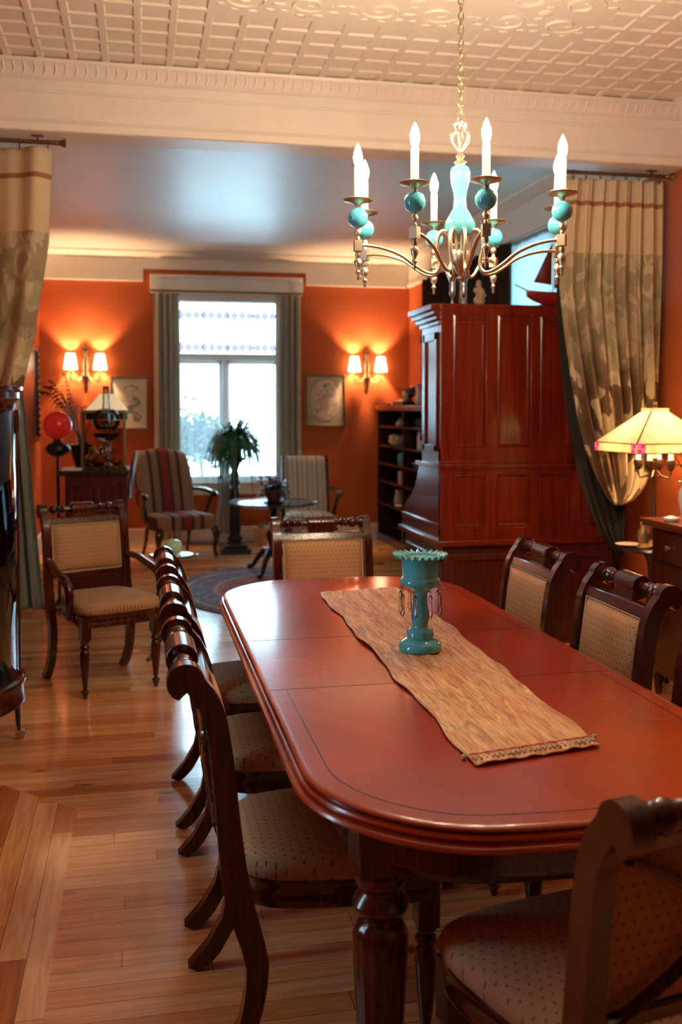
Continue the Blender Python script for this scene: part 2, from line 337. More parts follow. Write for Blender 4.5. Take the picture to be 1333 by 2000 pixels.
def obj(name, b, mats, parent=None, loc=None, rot=None, smooth=38, bevel=0, solid=0, sub=0):
    if isinstance(b, B):
        me = bpy.data.meshes.new(name); me.from_pydata(b.v, [], b.f)
        for i, x in enumerate(b.mi): me.polygons[i].material_index = x
        if b.uv:
            l = me.uv_layers.new(name='UVMap')
            for lp in me.loops: l.data[lp.index].uv = b.uv[lp.vertex_index]
        me.validate(); me.update()
        import bmesh
        bm = bmesh.new(); bm.from_mesh(me)
        if not solid: bmesh.ops.recalc_face_normals(bm, faces=bm.faces[:])
        bm.to_mesh(me); bm.free()
        for m_ in (mats if isinstance(mats, (list, tuple)) else [mats]): me.materials.append(M[m_] if isinstance(m_, str) else m_)
        if smooth:
            me.shade_smooth(); me.set_sharp_from_angle(angle=R(smooth))
    else: me = b
    o = bpy.data.objects.new(name, me); COL.objects.link(o)
    if parent: o.parent = parent
    if loc: o.location = loc
    if rot: o.rotation_euler = rot
    if solid:
        m_ = o.modifiers.new('thickness', 'SOLIDIFY'); m_.thickness = solid; m_.offset = 0
    if bevel:
        m_ = o.modifiers.new('bevel', 'BEVEL'); m_.width = bevel; m_.segments = 2; m_.limit_method = 'ANGLE'; m_.angle_limit = R(40)
    if sub:
        m_ = o.modifiers.new('sub', 'SUBSURF'); m_.levels = sub; m_.render_levels = sub
    return o
def tag(o, label, cat, group=None):
    o['label'] = label; o['category'] = cat
    if group: o['group'] = group
    return o
def thing(name, label, cat, loc=(0, 0, 0), rotz=0, group=None):
    o = bpy.data.objects.new(name, None); COL.objects.link(o); o.empty_display_size = .1
    o.location = loc; o.rotation_euler = (0, 0, rotz); return tag(o, label, cat, group)
def struct(name, b, mats, **kw):
    o = obj(name, b, mats, **kw); o['kind'] = 'structure'; return o
def dup(root, loc, rotz, label, group=None, parent=None):
    def cp(o, p):
        c = o.copy(); COL.objects.link(c)
        if p: c.parent = p
        for ch in o.children: cp(ch, c)
        return c
    r = cp(root, parent); r.location = loc; r.rotation_euler = (0, 0, rotz); r['label'] = label
    if group: r['group'] = group
    return r
def lerp(tab, x):
    for (a, b_), (c, d) in zip(tab, tab[1:]):
        if a <= x <= c: return b_+(d-b_)*(x-a)/(c-a)
    return tab[0][1] if x < tab[0][0] else tab[-1][1]
def point(name, loc, e, col=(1, .66, .36), r=.03):
    l = bpy.data.lights.new(name, 'POINT'); l.energy = e; l.color = col; l.shadow_soft_size = r
    o = bpy.data.objects.new(name, l); COL.objects.link(o); o.location = loc; return o

# ------------------------------------------------------------------ the room
XL, XR, XD = -1.04, 3.10, -1.42      # far left wall, right wall, dining left wall
YF, YB, YN = 11.1, 5.2, -3.6        # far wall, beam front, near wall
ZC = 3.235
b = B(); xb = -.242
b.add([(xb, YN, 0), (XR, YN, 0), (XR, YF, 0), (XD, YF, 0), (XD, 3.76+xb-XD, 0), (xb, 3.76, 0)], [(0, 1, 2, 3, 4, 5)], 0)
b.add([(XD, YN, 0), (xb, YN, 0), (xb, 3.76, 0), (XD, 3.76+xb-XD, 0)], [(0, 1, 2, 3)], 1)
struct('floor', b, ['floor_x', 'floor_y'], smooth=0)
# far wall with window opening
WX0, WX1, WZ0, WZ1 = .37, 1.61, .68, 2.74
b = B(); y0, y1 = YF, YF+.2
b.box(XL-.2, WX0, y0, y1, 0, ZC); b.box(WX1, XR+.2, y0, y1, 0, ZC); b.box(WX0, WX1, y0, y1, 0, WZ0); b.box(WX0, WX1, y0, y1, WZ1, ZC)
struct('wall_back', b, 'orange_wall', smooth=0)
struct('wall_left', B().box(XL-.2, XL, YB+.2, YF, 0, ZC), 'orange_wall', smooth=0)
struct('wall_left_dining', B().box(XD-.2, XD, YN, 2.35, 0, ZC).box(XD-.2, XD, 2.68, YB+.2, 0, ZC).box(XD-.2, XD, 2.35, 2.68, 0, .9).box(XD-.2, XD, 2.35, 2.68, 2.3, ZC).box(XD-.2, XL, YB+.2, YB+.3, 0, ZC), 'orange_wall', smooth=0)
# right wall with side window opening
SY0, SY1, SZ0, SZ1 = 6.15, 7.75, .95, 2.86
b = B(); b.box(XR, XR+.2, YN, SY0, 0, ZC); b.box(XR, XR+.2, SY1, YF, 0, ZC); b.box(XR, XR+.2, SY0, SY1, 0, SZ0); b.box(XR, XR+.2, SY0, SY1, SZ1, ZC)
struct('wall_right', b, 'orange_wall', smooth=0)
struct('wall_front', B().box(XD-.2, XR+.2, YN-.2, YN, 0, ZC), 'dark_wood', smooth=0)
struct('ceiling_parlour', B().box(XD-.2, XR+.2, YB+.1, YF+.2, ZC, ZC+.15), 'far_ceiling', smooth=0)
# beam between the rooms with mouldings
b = B().box(XD, XR, YB, YB+.2, 2.895, ZC)
b.prism([(YB, 2.895), (YB-.012, 2.90), (YB-.012, 2.935), (YB-.005, 2.945), (YB, 2.96)], XD, XR, 'x')
b.prism([(YB, 3.085), (YB-.008, 3.09), (YB-.008, 3.10), (YB, 3.105)], XD, XR, 'x')
b.prism([(YB+.2, 2.895), (YB+.235, 2.93), (YB+.235, ZC), (YB+.2, ZC)], XD, XR, 'x')
struct('trim_1', b, 'cream', smooth=30)
# crown moulding of the dining ceiling: cove with repeated embossed leaves
b = B(); b.prism([(YB, 3.15), (YB-.015, 3.155), (YB-.028, 3.175), (YB-.045, 3.205), (YB-.07, 3.22), (YB-.075, ZC), (YB, ZC)], XD, XR, 'x')
k = XD+.02
while k < XR:
    b.tube([(k, YB-.020, 3.165), (k+.014, YB-.036, 3.19), (k+.010, YB-.062, 3.216)], [.003, .007, .003], 6); k += .05
struct('trim_2', b, 'cream', smooth=40)
b = B(); b.prism([(XR, 3.125), (XR-.035, 3.15), (XR-.06, 3.195), (XR-.10, 3.215), (XR-.105, ZC), (XR, ZC)], YN, YB, 'y')
struct('trim_3', b, 'cream', smooth=40)
# tin ceiling: pressed squares round an embossed field
b = B(); c = .157
b.box(XD-.2, XR+.2, YN-.2, YB+.1, ZC+.03, ZC+.15)
fx0, fx1, fy1 = .325, .325+c*11, 4.395
def cell(x, y):
    q = [0, .014, .022, .040]; zz = [ZC, ZC, ZC+.009, ZC+.007]
    rs = []
    for i_, z_ in zip(q, zz): rs.append([(x+i_, y+i_, z_), (x+c-i_, y+i_, z_), (x+c-i_, y+c-i_, z_), (x+i_, y+c-i_, z_)])
    b.rings(rs, cap=False); b.add(rs[-1], [(0, 1, 2, 3)])
ix = int((fx0-XD)/c)+1
for j in range(-12, 6):
    yy = fy1+j*c
    for i in range(-ix, 18):
        xx = fx0+i*c
        if j < 0 and fx0-1e-3 <= xx < fx1-1e-3: continue
        if xx > XR or yy+c > YB+.12: continue
        cell(xx, yy)
b.box(fx0, fx1, fy1-12*c, fy1, ZC, ZC+.04)
random.seed(3)
for gx in range(3):
    for gy in range(3):
        cx_, cy_ = fx0+.28+gx*.58, fy1-.28-gy*.56
        for s in (-1, 1):
            for s2 in (-1, 1):
                pts = []
                for q in range(22):
                    a = q/21*2.6*PI; r_ = .125*(1-q/26)
                    pts.append((cx_+s*(.13+r_*cos(a)*.8), cy_+s2*(.11+r_*sin(a)*.75), ZC-.001))
                b.tube(pts, [.004+.005*sin(PI*q/21) for q in range(22)], 5)
                for q in range(7):
                    a = q/7*PI*1.3; ex = cx_+s*(.13+.14*cos(a)); ey = cy_+s2*(.11+.13*sin(a))
                    b.ball((ex, ey, ZC), .016+.006*random.random(), 6, sq=(1.3, .8, .35))
        b.ball((cx_, cy_, ZC), .035, 8, sq=(1, 1, .3))
struct('ceiling', b, 'tin', smooth=35)
# parlour frieze: painted board band, stepped up over the window
def fr(poly): return poly
b = B(); NX0, NX1 = .065, 1.88
for (x0, x1, zl) in ((XL, NX0, 2.93), (NX0, NX1, 3.045), (NX1, XR, 2.93)):
    b.box(x0, x1, YF-.02, YF, zl, ZC)
for (x0, x1, zl) in ((XL, NX0, 2.93), (NX1, XR, 2.93)):
    b.box(x0, x1, YF-.045, YF, zl-.022, zl+.008)
b.prism([(YF, 3.16), (YF-.03, 3.165), (YF-.04, 3.18), (YF-.05, 3.182), (YF-.075, 3.20), (YF-.12, 3.215), (YF-.125, ZC), (YF, ZC)], XL, XR, 'x')
struct('trim_4', b, 'cream', smooth=40)
b = B().box(XR-.02, XR, YB+.2, YF, 2.93, ZC).box(XR-.045, XR, YB+.2, YF, 2.908, 2.938)
b.prism([(XR, 3.16), (XR-.03, 3.165), (XR-.05, 3.182), (XR-.12, 3.215), (XR-.125, ZC), (XR, ZC)], YB+.2, YF, 'y')
struct('trim_5', b, 'cream', smooth=40)
b = B().box(XL, XL+.02, YB+.2, YF, 2.93, ZC).box(XL, XL+.045, YB+.2, YF, 2.908, 2.938)
b.prism([(XL, 3.16), (XL+.03, 3.165), (XL+.05, 3.182), (XL+.12, 3.215), (XL+.125, ZC), (XL, ZC)], YB+.2, YF, 'y')
struct('trim_6', b, 'cream', smooth=40)
struct('baseboard_back', B().box(XL, XR, YF-.02, YF, 0, .17).box(XL, XR, YF-.03, YF, 0, .03).box(XL, XR, YF-.026, YF, .165, .18), 'white_trim', bevel=.003)
struct('baseboard_right', B().box(XR-.02, XR, YN, YF, 0, .18), 'white_trim')
struct('baseboard_left', B().box(XL, XL+.02, YB+.3, YF, 0, .18), 'white_trim')
# window 1: casing, sashes, stained transom
b = B()
cy0 = YF-.035
b.box(.20, WX0, cy0, YF, .55, 2.80); b.box(WX1, 1.78, cy0, YF, .55, 2.80)
b.box(.155, 1.825, cy0-.01, YF, 2.78, 2.96); b.box(.14, 1.84, cy0-.03, YF, 2.955, 2.985)
for x in (.21, 1.77): b.box(x-.07, x+.07, cy0-.022, YF, 2.79, 2.955); b.lathe([(.045, 0), (.04, -.012), (.02, -.008), (.012, -.014)], (x, cy0-.022, 2.872), 20, 'y')
b.box(.155, 1.825, YF-.09, YF, .655, .69); b.box(.22, 1.76, cy0, YF, .545, .655)
b.box(WX0, WX0+.04, YF, YF+.16, WZ0, WZ1); b.box(WX1-.04, WX1, YF, YF+.16, WZ0, WZ1)
b.box(WX0, WX1, YF, YF+.16, WZ1-.04, WZ1); b.box(WX0, WX1, YF-.0, YF+.16, WZ0, WZ0+.03)
w1 = struct('window_1', b, 'white_trim', bevel=.004)
b = B()
b.box(WX0, WX1, YF-.02, YF+.1, 2.70, 2.79)
b.box(WX0+.04, WX1-.04, YF+.06, YF+.13, 2.05, 2.13)
mx = .955
b.box(mx-.032, mx+.032, YF+.06, YF+.13, WZ0+.03, 2.05)
for (x0, x1) in ((WX0+.04, mx-.032), (mx+.032, WX1-.04)):
    b.box(x0, x0+.03, YF+.07, YF+.11, WZ0+.03, 2.05); b.box(x1-.03, x1, YF+.07, YF+.11, WZ0+.03, 2.05)
    b.box(x0, x1, YF+.07, YF+.11, WZ0+.03, WZ0+.07); b.box(x0, x1, YF+.07, YF+.11, 2.01, 2.05)
obj('sash', b, 'white_trim', w1)
obj('pane', B().box(WX0+.04, WX1-.04, YF+.088, YF+.092, WZ0+.03, WZ1-.04), 'pane', w1, smooth=0)
b = B(); lil = B(); yl = YF+.08
x0, x1 = WX0+.06, WX1-.06
for z_ in (2.56, 2.20):
    n_ = 13; st = (x1-x0)/n_
    b.tube([(x0, yl, z_+.05), (x1, yl, z_+.05)], .006, 5)
    for i in range(n_):
        xa = x0+i*st; b.tube([(xa, yl, z_), (xa+st/2, yl, z_-.055), (xa+st, yl, z_)], .0055, 5); b.tube([(xa, yl, z_), (xa+st/2, yl, z_+.05), (xa+st, yl, z_)], .0055, 5)
        lil.add([(xa+.004, yl+.004, z_), (xa+st/2, yl+.004, z_-.05), (xa+st-.004, yl+.004, z_), (xa+st/2, yl+.004, z_+.045)], [(0, 1, 2, 3)])
for x_ in (x0+.29, x0+.57, x0+.86): b.tube([(x_, yl, 2.13), (x_, yl, 2.70)], .005, 5)
b.tube([(x0, yl, 2.13), (x0, yl, 2.70)], .003, 5)
obj('lead_came', b, 'lead', w1); obj('lilac_pane', lil, 'lilac_pane', w1, smooth=0, solid=.002)
# window 2 on the right wall
b = B()
b.box(XR-.03, XR, SY0-.14, SY0, .8, 2.9); b.box(XR-.03, XR, SY1, SY1+.14, .8, 2.9); b.box(XR-.04, XR, SY0-.16, SY1+.16, SZ1-.02, 2.905); b.box(XR-.06, XR, SY0-.16, SY1+.16, SZ0-.04, SZ0)
b.box(XR+.05, XR+.1, SY0, SY1, 1.9, 1.96); b.box(XR+.05, XR+.1, (SY0+SY1)/2-.03, (SY0+SY1)/2+.03, SZ0, SZ1)
w2 = struct('window_2', b, 'white_trim', bevel=.004)
obj('pane', B().box(XR+.07, XR+.074, SY0, SY1, SZ0, SZ1), 'pane', w2, smooth=0)

b = B()
for a_, c_ in ((2.23, 2.35), (2.68, 2.80)): b.box(XD, XD+.03, a_, c_, .8, 2.42)
b.box(XD, XD+.035, 2.21, 2.82, 2.3, 2.44); b.box(XD, XD+.06, 2.21, 2.82, .86, .9); b.box(XD-.12, XD-.07, 2.35, 2.68, 1.57, 1.63)
w3 = struct('window_3', b, 'white_trim', bevel=.004)
obj('pane', B().box(XD-.1, XD-.096, 2.35, 2.68, .9, 2.3), 'pane', w3, smooth=0)

# ------------------------------------------------------------------ drapery
def fold(fn_edges, folds, amp, nu=110, nv=60, phase=0, yb=0):
    # fn_edges(v) -> (x_left, x_right, y, z) with v from 0 at the bottom to 1 at the top
    b = B()
    def f(u, v):
        xl, xr, y, z = fn_edges(v)
        w = abs(xr-xl); a = amp(v) if callable(amp) else amp
        uu = u+.012*sin(u*17+3*v)
        return (xl+(xr-xl)*uu, y+a*sin(2*PI*folds*uu+phase+.5*sin(3*v))+a*.35*sin(2*PI*folds*2.3*uu+1.3), z)
    return b.grid(f, nu, nv, uv=True)
def drape(name, label, x0, x1, y, z0, z1, folds, amp, m, rot=None, mirror=False):
    b = fold(lambda v: (x0, x1, y, z0+(z1-z0)*v), folds, amp)
    o = obj(name, b, m, solid=.004, smooth=80); tag(o, label, 'curtain'); return o
b = fold(lambda v: (.17, .45+.012*sin(3*v), YF-.12, .06+2.72*v), 4, .035)
tag(obj('drape', b, 'drape', solid=.004, smooth=80), 'long grey-green drape hanging left of the bright far window', 'curtain')
b = fold(lambda v: (1.52-.01*sin(3*v), 1.80+.02*(1-v), YF-.12, .06+2.72*v), 4, .035, phase=1)
tag(obj('drape', b, 'drape', solid=.004, smooth=80), 'long grey-green drape hanging right of the bright far window', 'curtain')
b = B().tube([(.14, YF-.12, 2.80), (1.84, YF-.12, 2.80)], .012, 10)
t = tag(obj('curtain_rod', b, 'brass_dark'), 'thin dark rod across the top of the far window', 'curtain rod')
# sheers gathered apart in the middle
def sheer(s, label):
    xm = .955
    def e(v):
        z = .72+1.34*v
        inner = .03+.11*max(0, 1-abs(v-.0)*1.1)*.6
        return ((WX0+.03, xm-.015-.04*(1-v)**2, YF-.03, z) if s < 0 else (xm+.015+.04*(1-v)**2, WX1-.03, YF-.03, z))
    b = fold(e, 9, .012, 90, 30)
    tag(obj('sheer_curtain', b, 'sheer', solid=.0015, smooth=80), label, 'curtain')
sheer(-1, 'white sheer voile over the left lower sash of the far window')
sheer(1, 'white sheer voile over the right lower sash of the far window')
b = fold(lambda v: (.955-.10-.05*(1-v)+.05*v, .955+.10+.05*(1-v)-.05*v, YF-.14, .12+.62*v), 5, .02, 50, 20)
tag(obj('sheer_curtain', b, 'white_cloth', solid=.003, smooth=80), 'white voile length hanging below the sill behind the plant stand', 'curtain')
# pale green drape on the left parlour wall
b = fold(lambda v: (-1.01+.0*v, -.70-.22*v, 7.55, .02+2.7*v), 3.2, lambda v: .05, phase=.8)
tag(obj('drape', b, 'side_drape', solid=.004, smooth=80), 'pale green drape hanging on the left parlour wall behind the patterned curtain', 'curtain')
# brown drapes on the right wall, behind the hutch
b = B().grid(lambda u, v: (XR-.05+.008*sin(u*2*PI*9), 6.05+1.72*u, .9+1.98*v), 90, 8, uv=True)
tag(obj('sheer_curtain', b, 'pale_sheer', solid=.002, smooth=80), 'pale blue sheer over the side window behind the sailboat', 'curtain')
for (ya, yb_, lab) in ((7.72, 8.75, 'dark brown drape on the right wall behind the small carved figure'), (9.25, 10.2, 'dark brown drape on the far end of the right wall behind the goblets')):
    b = B().grid(lambda u, v: (XR-.09+.03*sin(u*2*PI*5), ya+(yb_-ya)*u, 1.62+1.26*v), 70, 8, uv=True)
    tag(obj('drape', b, 'brown_drape', solid=.004, smooth=80), lab, 'curtain')
# patterned opening curtains
def left_edge(v):
    z = .95+1.88*v
    xr = lerp([(.95, -.665), (1.24, -.655), (1.5, -.60), (1.89, -.515), (2.36, -.447), (2.83, -.43)], z)
    return (-1.28, xr, 5.28, z)
b = fold(left_edge, 2.6, lambda v: .035+.02*(1-v), phase=2.2)
cl = tag(obj('patterned_curtain', b, 'curtain', solid=.005, smooth=80), 'tan and olive scroll-patterned curtain tied back at the left of the opening', 'curtain')
b = fold(lambda v: (-1.28, -.72-.0*v, 5.30, .03+.95*v), 3, .04)
obj('curtain_tail', b, 'curtain', cl, solid=.005, smooth=80)
def right_edge(v):
    z = .94+1.89*v
    xl = lerp([(.94, 2.735), (.98, 2.70), (1.10, 2.635), (1.27, 2.568), (1.43, 2.520), (1.677, 2.468), (1.95, 2.42), (2.204, 2.385), (2.5, 2.40), (2.83, 2.425)], z)
    xr = lerp([(.94, 2.79), (.965, 2.86), (1.02, 2.925), (1.10, 2.97), (1.25, 3.0), (1.5, 3.02), (2.83, 3.01)], z)
    return (xl, xr, 5.32, z)
b = fold(right_edge, 7.5, lambda v: .010+.035*min(1, v*6)*(1-v)+.006*v, nu=220, nv=110)
cr = tag(obj('patterned_curtain', b, 'curtain', solid=.005, smooth=80), 'tan curtain with cream leaves swept back beside the right wall', 'curtain')
def dark_band(v):
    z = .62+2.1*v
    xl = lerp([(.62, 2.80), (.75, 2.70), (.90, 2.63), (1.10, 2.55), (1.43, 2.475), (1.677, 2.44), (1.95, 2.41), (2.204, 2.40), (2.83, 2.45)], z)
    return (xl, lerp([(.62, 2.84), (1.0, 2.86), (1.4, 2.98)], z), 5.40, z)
b = fold(dark_band, 4, .012, 60, 40)
obj('dark_edge_band', b, 'dark_band', cr, solid=.004, smooth=80)  # near-black sheet behind the curtain, reaching past its left edge
def rod(x0, x1, end, y, z, rings_x, label, flip):
    t = thing('curtain_rod', label, 'curtain rod', (0, y, z))
    obj('pole', B().tube([(x0, 0, 0), (x1, 0, 0)], .011, 12), 'brass_dark', t)
    e = 1 if flip else -1
    obj('finial', B().lathe([(.011, 0), (.014, .004), (.011, .01), (.016, .03), (.024, .045), (.020, .05), (.006, .052)] if not flip else [(.006, -.052), (.020, -.05), (.024, -.045), (.016, -.03), (.011, -.01), (.014, -.004), (.011, 0)], (end, 0, 0), 16, 'x'), 'brass_dark', t)
    br = end-.09 if not flip else end+.02
    obj('bracket', B().box(br-.006, br+.006, -.006, .006, 0, .035).box(br-.03, br+.03, -.015, .015, .028, .034), 'brass_dark', t)
    for x in rings_x:
        r_ = obj('ring', B().tube([(x, .019*cos(a*PI/6), -.006+.019*sin(a*PI/6)) for a in range(12)], .0022, 6, closed=True), 'brass_dark', t)
        obj('clip', B().box(x-.004, x+.004, -.004, .004, -.045, -.022), 'brass_dark', r_)
rod(-1.3, -.40, -.40, 5.28, 2.862, [-.68, -.58, -.44, -.80, -.94, -1.1], 'dark rod with flared finial holding the left patterned curtain', False)
rod(2.40, 3.04, 3.04, 5.32, 2.862, [2.46, 2.54, 2.63, 2.71, 2.79, 2.87, 2.95, 3.0], 'dark rod holding the right patterned curtain under the beam', False)

# ------------------------------------------------------------------ dining table
TX0, TX1, TY0, TY1 = .325, 1.322, 1.61, 4.235
tcx, tcy = (TX0+TX1)/2, (TY0+TY1)/2
hx, hy = (TX1-TX0)/2, (TY1-TY0)/2
def outline(off, z, n=14, rc=.30, bow=.055):
    a, c_ = hx+off, hy+off; r = max(.02, rc+off); pts = []
    for (sx, sy, a0) in ((1, 1, 0), (-1, 1, PI/2), (-1, -1, PI), (1, -1, 1.5*PI)):
        for k in range(n+1):
            t_ = a0+PI/2*k/n; pts.append((sx*(a-r)+r*cos(t_), sy*(c_-bow-r)+r*sin(t_)))
        if sy == sx == 1 or (sx == -1 and sy == -1):
            ya = sy*(c_-bow)
            for k in range(1, 10):
                u = k/10; x_ = sx*(a-r)*(1-2*u); pts.append((x_, ya))
    out = []
    for (x_, y_) in pts:
        w = max(0, 1-(x_/a)**2); s_ = 1 if y_ > 0 else -1
        out.append((x_, y_+s_*bow*w*min(1, max(0, (abs(y_)-(c_-bow-r))/r)), z))
    return out
prof = [(-.030, .7600), (-.016, .7600), (-.012, .7600), (-.004, .7592), (.000, .7565), (.001, .7525), (-.004, .7495), (-.004, .7465), (.006, .7450), (.009, .7410), (.007, .7380), (.002, .7360), (.002, .7325), (.010, .7312), (.017, .7285), (.020, .7235), (.016, .7180), (.006, .7150), (-.03, .7140)]
T = thing('dining_table', 'long polished red mahogany dining table with rounded corners', 'table', (tcx, tcy, 0))
b = B(); rs = [outline(o_, z_) for o_, z_ in prof]; b.rings(rs, 0, cap=False); n_ = len(rs[0])
b.add(rs[0], [tuple(range(n_))]); b.add(rs[-1], [tuple(range(n_-1, -1, -1))])
for i_ in range(len(prof)-1):
    if i_ in (6, 10): b.mi[i_*n_:(i_+1)*n_] = [1]*n_
obj('tabletop', b, ['tabletop', 'dark_wood'], T, smooth=30)
def strip_(pts, w, z):
    b = B(); L = []; Rr = []
    for i, p in enumerate(pts):
        a = Vector(pts[max(i-1, 0)]); c_ = Vector(pts[min(i+1, len(pts)-1)]); d = (c_-a).normalized(); nrm = Vector((-d.y, d.x))
        L.append((p[0]+nrm.x*w, p[1]+nrm.y*w, z)); Rr.append((p[0]-nrm.x*w, p[1]-nrm.y*w, z))
    m_ = len(pts); b.add(L+Rr, [(i, i+1, m_+i+1, m_+i) for i in range(m_-1)]); return b
ys0, ys1 = 2.55-tcy, 3.112-tcy
inn = [(p[0], p[1]) for p in outline(-.052, 0)]
near_l = [p for p in inn if p[1] < ys0]; far_l = [p for p in inn if p[1] > ys1]
near_l.sort(key=lambda p: math.atan2(p[0], -(p[1]-ys0+.25))); far_l.sort(key=lambda p: math.atan2(p[0], (p[1]-ys1+.25)))
xi = hx-.052
for pl, yy in ((near_l, ys0), (far_l, ys1)):
    pl = [(-xi, yy)]+pl+[(xi, yy)]
    obj('inlay_line', strip_(pl, .0013, .7603), 'dark_wood', T, smooth=0, solid=.0004)
for yy in (ys0, ys1):
    obj('leaf_seam', strip_([(-hx+.004, yy), (hx-.004, yy)], .0012, .7603), 'dark_wood', T, smooth=0, solid=.0004)
rs = [outline(-.075, .7005), outline(-.075, .64), outline(-.070, .632), outline(-.078, .618), outline(-.095, .618), outline(-.095, .7005)]
obj('apron', B().rings(rs, cap=False), 'mahogany', T, smooth=35)
def reed(a, z): return 1+.06*abs(sin(a*7))-.03 if .12 < z < .48 else 1
legp = [(.026, 0), (.030, .02), (.024, .05), (.036, .075), (.040, .09), (.034, .105), (.036, .12), (.044, .25), (.052, .40), (.054, .47), (.046, .49), (.034, .50), (.050, .515), (.058, .53), (.050, .545), (.038, .56), (.050, .572), (.055, .59), (.052, .60)]
leg_me = None
for sx in (-1, 1):
    for sy in (-1, 1):
        if leg_me is None:
            bb = B().lathe(legp, n=84, rf=reed); bb.box(-.055, .055, -.055, .055, .60, .70)
            lo = obj('leg', bb, 'mahogany', T, bevel=.004, smooth=50); leg_me = lo.data
        else:
            lo = obj('leg', leg_me, None, T)
        lo.location = (sx*(hx-.135), sy*(hy-.235), 0)
for sx in (-1, 1):
    lo = obj('leg', leg_me, None, T); lo.location = (sx*.12, 0, 0)

# ------------------------------------------------------------------ dining chairs
PY = [(0, -.112), (.06, -.058), (.13, -.018), (.20, .0), (.27, .004), (.33, -.010), (.40, -.032), (.47, -.046), (.56, -.056), (.66, -.064), (.75, -.073), (.82, -.084), (.87, -.10), (.93, -.15)]
def py(z): return lerp(PY, z)
def make_chair(name, label, cat, arms=False, w=.235, group=None):
    t = thing(name, label, cat, group=group)
    th = {0: .021, .32: .026, .44: .028, .64: .024, .93: .022}
    tt = [(0, .020), (.13, .021), (.32, .027), (.44, .030), (.64, .025), (.88, .024), (.93, .024)]
    zs = [0, .03, .06, .095, .13, .175, .22, .27, .32, .38, .44, .49, .54, .59, .64, .69, .74, .78, .82, .85, .88, .905]
    for s in (-1, 1):
        f_ = []; r_ = []
        for i, z in enumerate(zs):
            za, zb = zs[max(0, i-1)], zs[min(len(zs)-1, i+1)]
            d = Vector((py(zb)-py(za), zb-za)).normalized(); n2 = Vector((d.y, -d.x)); h = lerp(tt, z)
            f_.append((py(z)+n2.x*h, max(0, z+n2.y*h))); r_.append((py(z)-n2.x*h, max(0, z-n2.y*h)))
        # scroll curling over backwards at the top
        cxy, r0 = (-.150, .912), .041
        sc = [(cxy[0]+r0*cos(a), cxy[1]+r0*sin(a)) for a in [R(x) for x in range(10, 250, 14)]]
        poly = f_+sc+r_[::-1]
        o = obj('back_post', B().prism(poly, s*w-.020, s*w+.020, 'x'), 'mahogany', t, smooth=40, bevel=.004)
    # turned crest roller
    pr = [(-w+.016, .030), (-w+.03, .029), (-w+.034, .016), (-w+.042, .014), (-w+.05, .022), (-w+.06, .027), (-w+.07, .027), (-w+.08, .022), (-w+.088, .014), (-w+.093, .020), (-w+.105, .020), (-w+.11, .016), (-w+.122, .023), (-w+.13, .014), (-w+.15, .016), (-.06, .018)]
    pr = [(r_, x) for x, r_ in pr]; pr = pr+[(r_, -x) for r_, x in pr[::-1]]
    obj('crest_roller', B().lathe(pr, (0, -.150, .918), 20, 'x'), 'mahogany', t, smooth=50)
    blk = [(-.150+.038*cos(a), .915+.038*sin(a)) for a in [R(x) for x in range(-20, 200, 15)]]+[(-.180, .885), (-.140, .872), (-.122, .866), (-.108, .868), (-.112, .89)]
    obj('crest_block', B().prism(blk, -.068, .068, 'x'), 'mahogany', t, bevel=.003)
    def slab(z0, z1, d0, d1, x):
        return B().add([(-x, py(z0)+d0, z0), (x, py(z0)+d0, z0), (x, py(z0)+d1, z0), (-x, py(z0)+d1, z0), (-x, py(z1)+d0, z1), (x, py(z1)+d0, z1), (x, py(z1)+d1, z1), (-x, py(z1)+d1, z1)], [(0, 3, 2, 1), (4, 5, 6, 7), (0, 1, 5, 4), (2, 3, 7, 6), (0, 4, 7, 3), (1, 2, 6, 5)])
    obj('back_rail', slab(.842, .878, -.016, .018, w-.01), 'mahogany', t, bevel=.005)
    obj('back_rail', slab(.552, .582, -.014, .018, w-.01), 'mahogany', t, bevel=.005)
    # padded back, puffed toward the sitter
    b = B(); xw = w-.032
    def pf(u, v, side):
        z = .584+.256*v; e = (1-abs(2*u-1)**5)*(1-abs(2*v-1)**5)
        return (xw*(2*u-1), py(z)+(.004+.026*e**.5 if side else -.006), z)
    b.grid(lambda u, v: pf(u, v, 1), 16, 12); b.grid(lambda u, v: pf(1-u, v, 0), 16, 12)
    nu = 17
    edge = [j*nu for j in range(13)]+[12*nu+i for i in range(1, nu)]+[j*nu+nu-1 for j in range(11, -1, -1)]+[i for i in range(nu-2, 0, -1)]
    off = nu*13
    def opp(i): j, k = divmod(i, nu); return off+j*nu+(nu-1-k)
    L = len(edge); b.add([], [])
    b.f += [(edge[k], edge[(k+1) % L], opp(edge[(k+1) % L]), opp(edge[k])) for k in range(L)]; b.mi += [0]*L
    pad = obj('back_pad', b, 'pad_fabric', t, smooth=60)
    pp = [(-xw, py(.584)+.012, .584), (xw, py(.584)+.012, .584), (xw, py(.84)+.012, .84), (-xw, py(.84)+.012, .84)]
    obj('piping', B().tube([Vector(pp[k]).lerp(Vector(pp[(k+1) % 4]), q/6) for k in range(4) for q in range(6)], .0035, 6, closed=True), 'paper', pad)
    # crossed lattice on the rear of the back
    for s in (-1, 1):
        pts = []
        for k in range(13):
            u = k/12; z = .575+.27*u; x = s*xw*(1-2*u)*(abs(1-2*u)**.35); pts.append((x, py(z)-.024, z))
        obj('cross_bar', B().tube(pts, .012, 8, flat=.7), 'mahogany', t)
    b = B().tube([(.028*cos(a*PI/8), py(.71)-.028, .71+.028*sin(a*PI/8)) for a in range(16)], .007, 6, closed=True)
    obj('lattice_ring', b, 'mahogany', t)
